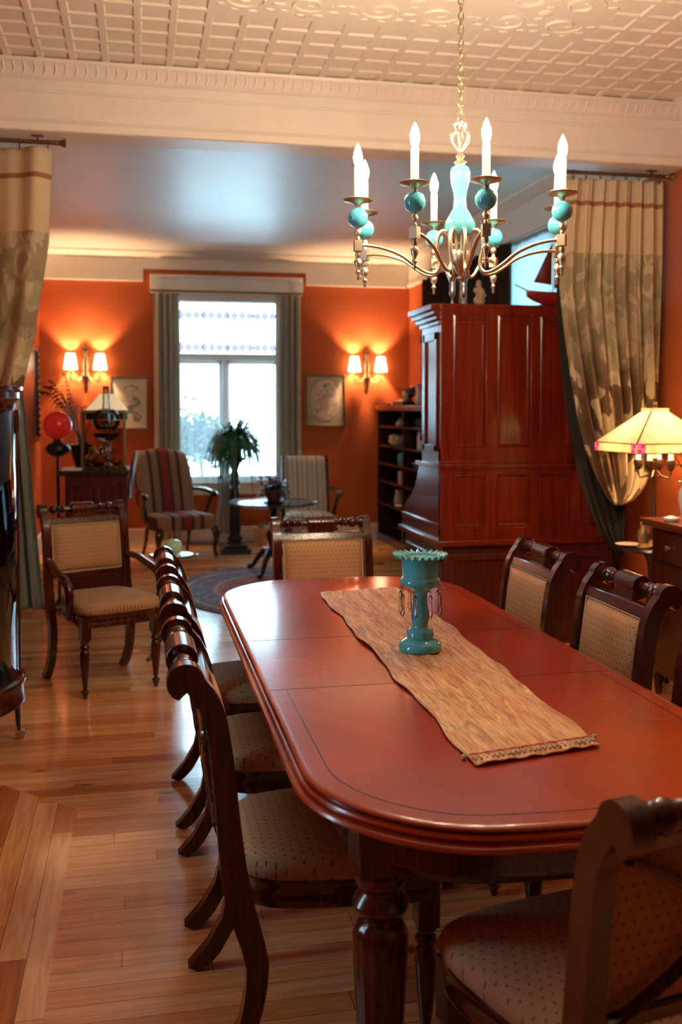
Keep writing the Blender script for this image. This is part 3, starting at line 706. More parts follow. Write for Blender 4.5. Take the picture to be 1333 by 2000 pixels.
    # seat
    def so(g, z, n=40):
        pts = []
        for k in range(n):
            a = 2*PI*k/n; cx_ = abs(cos(a))**.42*(1 if cos(a) > 0 else -1); sy_ = abs(sin(a))**.42*(1 if sin(a) > 0 else -1)
            yy = .215+.245*sy_*g; wx = (.200+.060*(yy/.46))*g
            pts.append((wx*cx_, yy+(.012*(1-cx_**2) if sy_ > 0 else 0), z))
        return pts
    lv = [(.96, .425), (1.0, .437), (1.012, .455), (.99, .472), (.93, .484), (.8, .491), (.6, .496), (.35, .499), (.1, .5)]
    obj('seat', B().rings([so(g, z) for g, z in lv]), 'seat_fabric', t, smooth=60)
    fr_ = [so(.97, .365), so(.985, .372), so(.985, .385), so(.97, .39), so(.97, .415), so(.985, .42), so(.985, .43), so(.95, .432)]
    obj('seat_frame', B().rings(fr_), 'mahogany', t, smooth=40)
    lp = [(.010, 0), (.013, .015), (.021, .032), (.023, .038), (.012, .048), (.013, .06), (.019, .11), (.025, .17), (.028, .215), (.024, .24), (.017, .25), (.026, .258), (.026, .268), (.018, .276), (.026, .29), (.026, .30)]
    for s in (-1, 1):
        obj('front_leg', B().lathe(lp, (s*.205, .405, 0), 20).box(s*.205-.026, s*.205+.026, .405-.026, .405+.026, .298, .425), 'mahogany', t, smooth=45)
    if arms:
        for s in (-1, 1):
            P_ = [(w, py(.655), .655), (w+.010, .0, .658), (w+.022, .08, .650), (w+.032, .16, .628), (w+.036, .24, .612), (w+.036, .30, .598), (w+.034, .345, .565), (w+.032, .360, .52), (w+.028, .345, .475), (w+.022, .315, .435), (w+.016, .285, .40)]
            P_ = [(s*a, b_, c_) for a, b_, c_ in P_]
            obj('arm', B().tube(P_, [.015, .017, .019, .020, .021, .023, .024, .023, .021, .020, .018], 12), 'mahogany', t, smooth=60)
    return t
ch = make_chair('dining_chair', 'mahogany chair nearest the camera on the left side of the table', 'chair', group='dining chairs around the table')
def place(c, x, y, rz): c.location = (x, y, 0); c.rotation_euler = (0, 0, rz); return c
place(ch, .245, 2.37, -PI/2)
G = 'dining chairs around the table'
dup(ch, (.245, 3.055, 0), -PI/2, 'middle one of the three chairs along the left side of the table', G)
dup(ch, (.245, 3.745, 0), -PI/2, 'farthest of the three chairs along the left side of the table', G)
dup(ch, (1.475, 3.74, 0), PI/2-.02, 'farthest chair on the right side of the table, in front of the hutch', G)
dup(ch, (1.475, 3.02, 0), PI/2-.02, 'middle chair on the right side of the table, whole back pad showing', G)
dup(ch, (1.475, 2.32, 0), PI/2, 'right-side chair cut off by the right edge of the photo', G)
dup(ch, (.915, 4.80, 0), PI+.03, 'dining chair at the far head of the table, facing the camera', G)
dup(ch, (.872, 1.44, 0), .18, 'dark chair at the near table end, seen from behind in the lower right corner', G)
ac = make_chair('dining_armchair', 'mahogany armchair with dotted beige pad, standing apart on the left floor', 'armchair', True, .235)
place(ac, -.265, 5.66, PI+R(24)); ac.scale = (.97, 1, 1.02)

# ------------------------------------------------------------------ runner and vase
RC = Vector((.86, 2.93)); 
def runner_pt(u, v):
    a = Vector((.678, 1.905)).lerp(Vector((.705, 3.86)), v); c_ = Vector((.985, 1.965)).lerp(Vector((1.06, 3.905)), v)
    p = a.lerp(c_, u); p.x += .006*sin(v*23)*(u-.5)*2+.003*sin(v*51+u*3)
    return p
random.seed(5)
ph = [random.random()*6 for _ in range(8)]
def rz(u, v):
    return .7630+.0016*(1+sin(u*38+ph[0]+2*sin(v*9)))+.0010*(1+sin(u*21+v*30+ph[1]))+.0012*(1+sin(v*70+u*9))
b = B().grid(lambda u, v: (runner_pt(u, v).x-RC.x, runner_pt(u, v).y-RC.y, rz(u, v)), 60, 200)
run = tag(obj('table_runner', b, 'runner', loc=(RC.x, RC.y, 0), solid=.0015, smooth=80), 'crinkled gold silk runner lying down the middle of the table', 'table runner')
b = B()
for k in range(46):
    u = k/45; p = runner_pt(u, .022)-RC; b.tube([(p.x, p.y+.004, .7705), (p.x+.003*sin(k*2.1), p.y-.014-.005*random.random(), .7695)], .0016, 5)
b.tube([(runner_pt(k/30, .024).x-RC.x, runner_pt(k/30, .024).y-RC.y, .771+.001*sin(k*2)) for k in range(31)], .0022, 6)
tb = B()
for k in range(24):
    u = (k+.5)/24; p = runner_pt(u, .014)-RC; tb.tube([(p.x-.003, p.y+.008, .7695), (p.x, p.y-.006, .7700), (p.x+.003, p.y+.008, .7695)], .0022, 5); tb.ball((p.x, p.y-.009, .7705), .0034, 6)
obj('cream_tabs', tb, 'paper', run)
obj('beaded_trim', b, mat('coral_bead_trim', (.75, .30, .16), .4), run)
for u in (-.03, 1.03):
    p = runner_pt(u, .026)-RC
    obj('tassel', B().ball((p.x, p.y, .766), .006, 8).tube([(p.x, p.y, .768), (p.x*.985, p.y, .772)], .0015, 5), 'paper', run)
V = thing('pedestal_vase', 'turquoise milk-glass pedestal vase with ruffled rim on the table runner', 'vase', (.836, 2.86, .7675))
vp = [(.060, 0), (.0655, .004), (.0665, .012), (.063, .022), (.052, .031), (.044, .035), (.0395, .038), (.041, .043), (.0425, .052), (.040, .060), (.030, .068), (.024, .074), (.0235, .080), (.027, .092), (.0285, .105), (.027, .120), (.0235, .138), (.0215, .152), (.0235, .157), (.0215, .162), (.0232, .167), (.0225, .176), (.034, .188), (.052, .199), (.061, .206), (.0625, .213), (.058, .220), (.0525, .226), (.054, .232), (.0555, .245), (.0555, .285)]
obj('body', B().lathe(vp, n=48), 'turq', V, smooth=50)
b = B(); nr = 168
def rim(r, z, amp):
    return [((r+amp*.5*sin(24*2*PI*k/nr))*cos(2*PI*k/nr), (r+amp*.5*sin(24*2*PI*k/nr))*sin(2*PI*k/nr), z+amp*sin(24*2*PI*k/nr)) for k in range(nr)]
b.rings([rim(.050, .262, 0), rim(.0525, .284, 0), rim(.057, .291, .001), rim(.068, .293, .003), rim(.0805, .2925, .0065), rim(.0815, .2905, .0065), rim(.068, .2895, .003), rim(.057, .2865, .001), rim(.0556, .283, 0)], cap=False)
obj('ruffled_rim', b, 'turq_rim', V, smooth=60)
bd = B()
for (r_, z_, n_) in ((.061, .024, 26), (.038, .062, 18)):
    for k in range(n_): a = 2*PI*k/n_; bd.ball((r_*cos(a), r_*sin(a), z_), .0022, 6)
obj('bead', bd, 'turq_rim', V)
pr_me = None
for k in range(8):
    a = 2*PI*k/8+.25; p = (.0615*cos(a), .0615*sin(a), .207)
    if pr_me is None:
        bb = B().ball((0, 0, -.006), .004, 8).lathe([(.0006, -.012), (.0065, -.019), (.0006, -.026)], n=8).lathe([(.0006, -.027), (.0065, -.036), (.0052, -.06), (.0080, -.086), (.0005, -.104)], n=6)
        po = obj('prism', bb, 'crystal', V, smooth=10); pr_me = po.data
    else: po = obj('prism', pr_me, None, V)
    po.location = p

# ------------------------------------------------------------------ chandelier
CX, CY = 1.073, 3.208
C = thing('chandelier', 'brass chandelier with aqua glass balls and eight lit candle bulbs', 'chandelier', (CX, CY, 0))
body = [(.014, 2.325), (.030, 2.315), (.034, 2.30), (.031, 2.275), (.024, 2.24), (.021, 2.21), (.024, 2.18), (.038, 2.155), (.050, 2.135), (.053, 2.12), (.048, 2.10), (.035, 2.085), (.022, 2.078)]
obj('glass_body', B().lathe([(r, z) for r, z in body[::-1]], n=32), 'aqua_pale', C, smooth=60)
hub = [(.003, 1.935), (.008, 1.945), (.003, 1.953), (.012, 1.965), (.018, 1.985), (.032, 2.0), (.034, 2.03), (.026, 2.04), (.030, 2.055), (.020, 2.065), (.034, 2.085), (.012, 2.09)]
obj('hub', B().lathe(hub, n=24), 'brass', C, smooth=50)
obj('collar', B().lathe([(.012, 2.325), (.02, 2.335), (.008, 2.345), (.015, 2.355), (.005, 2.37), (.005, 2.40)], n=16), 'brass', C, smooth=50)
b = B()
for k in range(6):
    a = k*PI/3
    b.tube([(.004*cos(a), .004*sin(a), 2.37), (.028*cos(a), .028*sin(a), 2.40), (.034*cos(a), .034*sin(a), 2.425), (.014*cos(a), .014*sin(a), 2.44), (.022*cos(a), .022*sin(a), 2.46), (.004*cos(a), .004*sin(a), 2.475)], .0035, 6)
obj('crown_scroll', b, 'brass', C)
b = B(); z = 2.47; i = 0
while z < ZC-.03:
    h = .028 if i % 3 else .036; w_ = .009
    pts = [(w_*sin(2*PI*k/14), 0, z+h/2+(h/2)*-cos(2*PI*k/14)) for k in range(14)]
    if i % 2: pts = [(0, x_, z_) for x_, _, z_ in pts]
    b.tube(pts, .0028, 6, closed=True); z += h-.007; i += 1
obj('chain', b, 'brass', C); obj('canopy', B().lathe([(.01, ZC-.05), (.03, ZC-.04), (.06, ZC-.015), (.062, ZC)], n=24), 'brass', C)
arm_src = None
ANG = [R(a-11)-YAW for a in (22, 73.5, 110, 166, 201, 251, 287, 342)]
AP = [(.025, 0, 2.03), (.030, 0, 2.075), (.050, 0, 2.103), (.074, 0, 2.092), (.082, 0, 2.045), (.072, 0, 1.995), (.085, 0, 1.963), (.115, 0, 1.962), (.155, 0, 1.983), (.20, 0, 2.015), (.25, 0, 2.035), (.30, 0, 2.045), (.345, 0, 2.047)]
RA = .352
for k in range(8):
    if arm_src is None:
        # Catmull-Rom smoothing of the arm curve
        pts = []
        for i in range(len(AP)-1):
            p0, p1, p2, p3 = [Vector(AP[max(0, min(len(AP)-1, i+d))]) for d in (-1, 0, 1, 2)]
            for q in range(4):
                t_ = q/4; pts.append(.5*((2*p1)+(p2-p0)*t_+(2*p0-5*p1+4*p2-p3)*t_**2+(3*p1-p0-3*p2+p3)*t_**3))
        pts.append(Vector(AP[-1]))
        arm_src = obj('arm', B().tube(pts, .0068, 10, flat=.8), 'brass', C, smooth=60)
        fin = [(.001, 1.930), (.005, 1.936), (.004, 1.948), (.009, 1.957), (.005, 1.966), (.011, 1.978), (.014, 1.993), (.006, 2.003), (.010, 2.012), (.008, 2.024)]
        up = [(.006, 2.062), (.008, 2.068), (.005, 2.075), (.010, 2.082), (.011, 2.092), (.006, 2.10), (.009, 2.106)]
        obj('finial', B().lathe(fin, (RA, 0, 0), 14).box(RA-.013, RA+.013, -.013, .013, 2.026, 2.062).lathe(up, (RA, 0, 0), 14), 'brass', arm_src, smooth=50)
        obj('glass_ball', B().ball((RA, 0, 2.137), .0335, 20), 'aqua_glass', arm_src, smooth=80)
        obj('drip_pan', B().lathe([(.008, 2.17), (.010, 2.178), (.016, 2.184), (.046, 2.191), (.049, 2.196), (.047, 2.197), (.014, 2.190)], (RA, 0, 0), 28), 'brass', arm_src, smooth=50)
        obj('candle', B().lathe([(.012, 2.19), (.0125, 2.30), (.010, 2.305)], (RA, 0, 0), 16), 'candle', arm_src, smooth=50)
        obj('bulb', B().lathe([(.007, 2.303), (.012, 2.315), (.0155, 2.33), (.0145, 2.345), (.010, 2.36), (.005, 2.372), (.001, 2.38)], (RA, 0, 0), 12), 'bulb', arm_src, smooth=80)
        arm_src.rotation_euler = (0, 0, ANG[0])
    else:
        c_ = arm_src.copy(); COL.objects.link(c_); c_.rotation_euler = (0, 0, ANG[k])
        for ch_ in [o for o in arm_src.children]:
            d_ = ch_.copy(); COL.objects.link(d_); d_.parent = c_

# ------------------------------------------------------------------ tall panelled hutch, back to the table
HX0, HX1, HY = 1.82, 3.0, 5.8
Hh = thing('hutch', 'tall red-stained panelled hutch standing with its back to the table', 'hutch', ((HX0+HX1)/2, HY, 0))
def L(x): return x-(HX0+HX1)/2
hx0, hx1 = L(HX0), L(HX1)
b = B().box(hx0, hx1, .03, .40, 1.15, 2.06)
side = [(0, .66), (.90, .66), (.895, .72), (.87, .78), (.82, .84), (.70, .90), (.60, .96), (.53, 1.03), (.485, 1.10), (.46, 1.15), (0, 1.15)]
for x in (hx0, hx1-.03): b.prism(side, x, x+.03, 'x')
b.box(hx0+.03, hx1-.03, .03, .46, .70, 1.15); b.box(hx0+.03, hx1-.03, .46, .86, .66, .72)
obj('case', b, 'hutch', Hh, bevel=.004, smooth=30)
pans = [(1.90, 2.11), (2.188, 2.406), (2.469, 2.68), (2.75, 2.95)]
st = [HX0]+[v for p in pans for v in p]+[HX1]
b = B()
for i in range(0, len(st), 2):
    b.box(L(st[i]), L(st[i+1]), -.012, .03, .68, 2.10)
b.box(hx0, hx1, -.010, .03, 2.085, 2.15); b.box(hx0, hx1, -.010, .03, 1.10, 1.262); b.box(hx0, hx1, -.010, .03, .66, .765)
obj('back_frame', b, 'hutch', Hh, bevel=.003)
b = B()
for p in pans:
    for (z0, z1) in ((1.262, 2.085), (.765, 1.10)):
        x0, x1 = L(p[0]), L(p[1])
        rs = []
        for q, yy in ((0, -.004), (.010, -.008), (.016, .004), (.02, .006)): rs.append([(x0+q, yy, z0+q), (x1-q, yy, z0+q), (x1-q, yy, z1-q), (x0+q, yy, z1-q)])
        b.rings(rs, cap=False); b.add(rs[-1], [(0, 1, 2, 3)])
obj('back_panel', b, 'hutch', Hh, smooth=30)
b = B().box(hx0-.012, hx1, -.022, .03, 1.165, 1.182).box(hx0-.02, hx1, -.03, .03, 1.135, 1.165).box(hx0-.012, hx1, -.018, .03, 1.12, 1.135)
b.box(hx0-.022, hx0, .0, .48, 1.135, 1.165)
obj('waist_moulding', b, 'hutch', Hh, bevel=.004)
b = B(); b.box(hx0-.02, hx1, -.03, .93, .655, .69); b.box(hx0-.012, hx0, 0, .86, .76, .79)
obj('ledge_moulding', b, 'hutch', Hh, bevel=.006)
b = B()
for q, (z0, z1) in enumerate(((2.02, 2.05), (2.05, 2.08), (2.08, 2.11), (2.11, 2.15))):
    e = .012+.016*q; b.box(hx0-e, hx1, 0.0, .40+e*2.4, z0, z1)
obj('crown_moulding', b, 'hutch', Hh, bevel=.006)
b = B()
for (y0, y1, z0, z1) in ((.05, .10, 1.24, 1.98), (.30, .35, 1.24, 1.98), (.05, .35, 1.24, 1.28), (.05, .35, 1.93, 1.98)): b.box(hx0-.012, hx0, y0, y1, z0, z1)
obj('side_panel', b, 'hutch', Hh, bevel=.004)
b = B().box(hx0+.02, hx1-.02, .01, .86, .06, .655).box(hx0+.03, hx1-.03, .03, .84, 0, .06)
b.box(hx0+.02, hx1-.02, -.004, .01, .56, .60).box(hx0+.02, hx0+.10, -.004, .01, .06, .56).box(hx1-.10, hx1-.02, -.004, .01, .06, .56).box(L(2.37), L(2.45), -.004, .01, .06, .56)
b.box(hx0+.008, hx0+.02, .02, .84, .55, .58)
obj('base_cabinet', b, 'desk_wood', Hh, bevel=.004)  # darker wood than the case: shade behind the table put into its colour
for hz in (1.93, 1.30): obj('hinge', B().tube([(hx0-.016, .37, hz), (hx0-.016, .37, hz+.04)], .008, 8), 'black', Hh)
ZT = 2.15
for (x, lab) in ((1.925, 'silver goblet on top of the hutch, the left one of the pair'), (2.0, 'silver goblet on top of the hutch, the right one of the pair')):
    o = obj('goblet', B().lathe([(.022, 0), (.020, .004), (.005, .012), (.005, .045), (.010, .052), (.017, .066), (.018, .12), (.015, .14), (.026, .172), (.034, .178), (.032, .178), (.013, .14)], n=20), 'silver', loc=(x, 5.90, ZT), smooth=50)
    tag(o, lab, 'goblet', 'silver goblets on the hutch')
b = B().ball((0, 0, .035), .035, 10, sq=(1.1, .8, 1)).ball((.005, 0, .085), .032, 10, sq=(1, .8, 1.1)).ball((-.004, 0, .135), .022, 10, sq=(.9, .8, 1.4)).ball((-.025, 0, .10), .016, 8).ball((.028, 0, .07), .018, 8)
tag(obj('carved_figure', b, mat('carved_tan_stone', (.42, .27, .16), .6, var=.35, scale=60, bmp=.5), loc=(2.11, 5.92, ZT)), 'small carved tan figure on top of the hutch between goblets and sailboat', 'figurine')
sb = thing('model_sailboat', 'red model sailboat on top of the hutch beside the curtain', 'model boat', (2.62, 5.95, ZT))
hull = []
for i in range(13):
    u = i/12; x = -.18+.36*u; w_ = .045*sin(PI*min(1, u*.9+.05))**.6; d_ = .085*sin(PI*(.08+.84*u))**.5
    hull.append([(x, w_*cos(a), .10+.012*(2*u-1)**2-d_*sin(a)*1.0 if sin(a) > 0 else .10+.012*(2*u-1)**2) for a in [k*PI/8 for k in range(9)]])
obj('hull', B().rings(hull), mat('red_boat_paint', (.30, .015, .01), .3), sb, smooth=50)
obj('mast', B().tube([(.0, 0, .10), (0, 0, .50)], .004, 8).tube([(-.0, 0, .125), (.17, 0, .12)], .003, 6), 'white_trim', sb)
obj('bowsprit', B().tube([(-.17, 0, .108), (-.26, 0, .145)], .004, 6), 'black', sb)
obj('mainsail', B().add([(.008, 0, .13), (.17, .01, .125), (.012, 0, .49), (.07, .018, .26)], [(0, 1, 3), (0, 3, 2), (1, 2, 3)]), 'blue_sail', sb, solid=.002, smooth=80)
obj('jib', B().add([(-.012, 0, .15), (-.13, .01, .165), (-.008, 0, .42), (-.05, .015, .24)], [(0, 1, 3), (0, 3, 2), (1, 2, 3)]), 'blue_sail', sb, solid=.002, smooth=80)
obj('stand', B().box(-.10, .10, -.03, .03, 0, .02), 'dark_wood', sb)
struct('trim_7', B().box(XR-.03, XR, 8.78, 9.2, 0, 2.9), mat('tan_casing_paint', (.52, .34, .22), .45), bevel=.004)

# ------------------------------------------------------------------ bookcase along the right wall
BX, BY0, BY1, BZ = 2.70, 8.3, 11.05, 1.54
K = thing('bookcase', 'dark open bookcase of curios against the right wall of the far room', 'bookcase', (2.88, (BY0+BY1)/2, 0))
def ly(y): return y-(BY0+BY1)/2
b = B().box(.14, .18, ly(BY0), ly(BY1), .05, 1.50)
for y in (BY0, 9.05, 9.92, BY1-.035): b.box(-.17, .18, ly(y), ly(y)+.035, .05, 1.50)
b.box(-.175, .18, ly(BY0), ly(BY1), 0, .09)
obj('case', b, 'dark_wood', K, bevel=.003)
SH = [.09, .44, .70, .90, 1.10, 1.32]
for z in SH[1:]: obj('shelf', B().box(-.165, .14, ly(BY0)+.03, ly(BY1)-.03, z-.022, z), 'dark_wood', K)
obj('top_board', B().box(-.20, .18, ly(BY0)-.02, ly(BY1)+.0, 1.50, 1.54).box(-.185, .18, ly(BY0)-.01, ly(BY1), 1.485, 1.50), 'mahogany_red', K, bevel=.004)
def curio(name, bb, m, y, s, lab, cat, dx=-.06, group='curios in the dark bookcase'):
    o = obj(name, bb, m, loc=(2.88+dx, y, SH[s] if s < 6 else 1.54), smooth=50); return tag(o, lab, cat, group)
curio('shell', B().lathe([(.001, .10), (.02, .07), (.05, .03), (.06, .01), (.04, 0)][::-1], n=12), 'paper', 10.45, 5, 'beige cone-shaped shell on the top shelf, far bay of the bookcase', 'shell')
bk = curio('flower_basket', B().lathe([(.05, 0), (.09, .03), (.12, .06), (.11, .06), (.04, .01)], n=20), 'ceramic', 10.45, 4, 'white basket of porcelain roses on the second shelf of the bookcase', 'basket', -.08)
b = B(); random.seed(2)
for k in range(16): b.ball((random.uniform(-.08, .08), random.uniform(-.09, .09), .065+random.uniform(0, .04)), .026, 8)
obj('porcelain_roses', b, mat('pink_porcelain', (.78, .55, .42), .3), bk)
curio('teal_jar', B().lathe([(.04, 0), (.055, .05), (.05, .11), (.03, .13), (.035, .14)], n=18), 'turq', 10.35, 3, 'dark teal jar on the third shelf of the bookcase', 'jar')
curio('porcelain_figure', B().lathe([(.035, 0), (.03, .03), (.015, .06), (.022, .10), (.012, .12), (.018, .14), (.002, .16)], n=14), 'ceramic', 10.05, 3, 'small white porcelain figure on the third shelf of the bookcase', 'figurine', -.09)
curio('white_pitcher', B().lathe([(.04, 0), (.055, .04), (.045, .10), (.03, .14), (.04, .17)], n=18), 'paper', 10.5, 1, 'cream pitcher on the lower shelf of the bookcase', 'pitcher')
curio('oval_dish', B().lathe([(.05, 0), (.10, .02), (.12, .03), (.05, .012)], n=20), 'terracotta', 10.2, 1, 'pale pink dish on the lower shelf of the bookcase', 'dish')
curio('cream_jug', B().lathe([(.03, 0), (.05, .04), (.04, .09), (.045, .11)], n=18), 'ceramic', 9.75, 1, 'cream jug on the lower shelf beside the hutch', 'jug')
curio('shallow_bowl', B().lathe([(.03, 0), (.05, .02), (.08, .05), (.075, .05), (.03, .01)], n=20), 'ceramic', 9.7, 3, 'shallow white bowl on the third shelf beside the hutch', 'bowl')
curio('gift_box', B().box(-.05, .05, -.05, .05, 0, .13), 'paper', 10.3, 2, 'cream box on the fourth shelf of the bookcase', 'box')
for k in range(4):
    h = .14+.02*(k % 3)
    curio('book', B().box(-.05, .09, -.014, .014, 0, h).box(-.045, .085, -.010, .010, h-.004, h+.001), ['paper', 'blue_stripe', 'terracotta', 'ceramic'][k] if k != 1 else 'ceramic', 9.42+.034*k, 4, ['cream book upright on the second shelf, nearest the hutch', 'white book upright between two others beside the hutch', 'pale pink book upright third from the hutch', 'white book upright at the far end of the short row'][k], 'book', -.08, 'upright books on the second shelf')
for k in range(3):
    curio('tumbler', B().lathe([(.022, 0), (.03, .09), (.028, .09), (.02, .004)], n=16, cap=False), 'clear_glass', 9.45+.11*k, 5, ['clear tumbler on the top shelf nearest the hutch', 'clear tumbler in the middle of three on the top shelf', 'clear tumbler on the top shelf beside the divider'][k], 'glass', -.08, 'clear tumblers on the top shelf')
# on the bookcase
tm = thing('antique_machine', 'small black antique machine with brass drum on top of the bookcase', 'machine', (2.86, 10.22, 1.54))
obj('base', B().box(-.13, .13, -.20, .20, 0, .05), 'black', tm, bevel=.006)
obj('drum', B().lathe([(.035, .05), (.038, .06), (.038, .15), (.03, .16)], (-.02, .06, 0), 18), 'brass', tm, smooth=50)
obj('pan', B().lathe([(.01, .16), (.02, .185), (.09, .19), (.095, .197), (.01, .195)], (-.02, .06, 0), 24), 'brass', tm, smooth=50)
obj('lever', B().tube([(0, -.05, .05), (0, -.05, .14), (0, -.10, .20), (0, -.16, .19), (0, -.17, .12)], .018, 10).ball((0, -.05, .13), .045, 12), 'black', tm)
tag(obj('folded_cloth', B().grid(lambda u, v: (2.80+.14*u, 10.56+.20*v, 1.56+.035*sin(v*PI)*(1+.5*sin(7*u+5*v))), 12, 16), 'terracotta', solid=.02, smooth=80), 'crumpled coral cloth on the far end of the bookcase', 'cloth')
tag(obj('book', B().box(2.76, 2.95, 10.78, 11.02, 1.54, 1.565).box(2.765, 2.94, 10.79, 11.01, 1.543, 1.562), 'mahogany_red', smooth=0), 'flat red book at the far end of the bookcase top', 'book')
tag(obj('white_jug', B().lathe([(.03, 0), (.055, .03), (.05, .09), (.03, .13), (.05, .20), (.06, .22), (.05, .22), (.02, .13)], n=20), 'ceramic', loc=(2.84, 9.74, 1.54)), 'pale jug on the bookcase beside the hutch edge', 'jug')

# ------------------------------------------------------------------ wall sconces and pictures
def sconce(x, z, lab):
    t = thing('wall_sconce', lab, 'sconce', (x, YF, z), group='twin-shade sconces on the far wall')
    bp = [(.004, .30), (.020, .285), (.026, .27), (.010, .25), (.022, .22), (.028, .20), (.012, .17), (.024, .13), (.034, .08), (.038, .04), (.030, .0), (.046, -.05), (.052, -.075), (.030, -.10), (.034, -.14), (.018, -.18), (.022, -.21), (.004, -.25)]
    b = B(); b.lathe([(r, z_) for r, z_ in bp[::-1]], (0, -.035, 0), 20); b.box(-.028, .028, -.012, 0, -.20, .26)
    obj('backplate', b, 'sconce_brass', t, smooth=60)
    for s in (-1, 1):
        a = obj('arm', B().tube([(s*.03, -.05, -.06), (s*.07, -.07, -.115), (s*.12, -.09, -.125), (s*.15, -.10, -.10), (s*.155, -.088, -.05), (s*.155, -.088, -.02)], .008, 10).lathe([(.006, -.03), (.03, -.018), (.03, -.012), (.012, -.008), (.012, .02)], (s*.155, -.088, 0), 16), 'sconce_brass', t, smooth=60)
        obj('shade', B().lathe([(.072, -.005), (.068, .03), (.056, .10), (.046, .165)], (s*.155, -.088, .015), 24, cap=False), 'shade', t, solid=.002, smooth=80)
        obj('bulb', B().ball((s*.155, -.088, .125), .014, 10), 'sconce_bulb', t)
    return t
M['sconce_brass'] = mat('dull_sconce_brass', (.34, .21, .11), .4, .9)
M['sconce_bulb'] = mat('lit_sconce_bulb', (1, .9, .7), .3, emit=(1, .62, .34), es=3900)
sconce(-.557, 1.925, 'brass sconce with two lit shades, left of the window behind the palm')
sconce(2.585, 1.925, 'brass sconce with two lit shades, on the far wall right of the window')
def picture(x0, x1, z0, z1, lab, oval):
    t = thing('framed_print', lab, 'picture', ((x0+x1)/2, YF, (z0+z1)/2)); w, h = (x1-x0)/2, (z1-z0)/2
    b = B(); e = .018
    b.box(-w, w, -.025, 0, h-e, h).box(-w, w, -.025, 0, -h, -h+e).box(-w, -w+e, -.025, 0, -h+e, h-e).box(w-e, w, -.025, 0, -h+e, h-e)
    obj('frame', b, 'brass_dark', t, bevel=.002)
    obj('mount', B().box(-w+e, w-e, -.012, 0, -h+e, h-e), 'mat_board' if oval else 'paper', t, smooth=0)
    n = 40
    if oval:
        obj('oval_border', B().add([(.165*cos(2*PI*k/n), -.0135, .235*sin(2*PI*k/n)) for k in range(n)], [tuple(range(n))]), 'paper', t, solid=.001, smooth=0)
        obj('printed_oval', B().add([(.15*cos(2*PI*k/n), -.0155, .22*sin(2*PI*k/n)) for k in range(n)], [tuple(range(n))]), 'print_pale', t, solid=.001, smooth=0)
        b = B()
        for k in range(26):
            a = random.uniform(PI*.15, PI*.85)+ (PI if k < 13 else 0); r = random.uniform(.03, .10); b.ball((r*cos(a)*.9, -.0165, r*sin(a)*1.5), random.uniform(.010, .024), 6, sq=(1, .05, 1.3))
        obj('flower_drawing', b, mat('soft_flower_ink', (.48, .34, .25), .6, var=.3), t)
        obj('bird_drawing', B().ball((0, -.0165, .17), .018, 8, sq=(1, .05, .9)), 'black', t)
    else:
        b = B()
        for k in range(9): b.ball((.02+.07*cos(k*.45), -.0125, .155+.035*sin(k*.45)), .014, 6, sq=(1.2, .05, .7))
        for k in range(26): b.ball((.05+.05*sin(k*.35)+random.uniform(-.02, .02), -.0125, .05-.009*k), random.uniform(.014, .032), 6, sq=(1, .05, 1))
        b.box(.045, .055, -.0128, -.012, -.2, .17); obj('flower_drawing', b, 'print_dark', t)
    return t
random.seed(9)
picture(1.873, 2.335, 1.305, 1.90, 'framed oval flower print on the far wall between window and right sconce', True)
picture(-.30, .108, 1.28, 1.862, 'framed dark flower print on the far wall, partly behind the glass lamp', False)
mf = thing('wall_mirror', 'dark carved frame hanging on the left wall, seen edge-on', 'frame', (XL, 9.6, 1.68))
b = B(); b.box(0, .05, -.9, .9, -.50, -.44).box(0, .05, -.9, .9, .40, .46).box(0, .05, -.9, -.84, -.44, .40).box(0, .05, .84, .9, -.44, .40)
for k in range(14): b.ball((.035, -.87, -.44+k*.066), .028, 6).ball((.035, .87, -.44+k*.066), .028, 6)
obj('frame', b, 'dark_wood', mf); obj('panel', B().box(0, .02, -.84, .84, -.44, .40), 'black', mf)

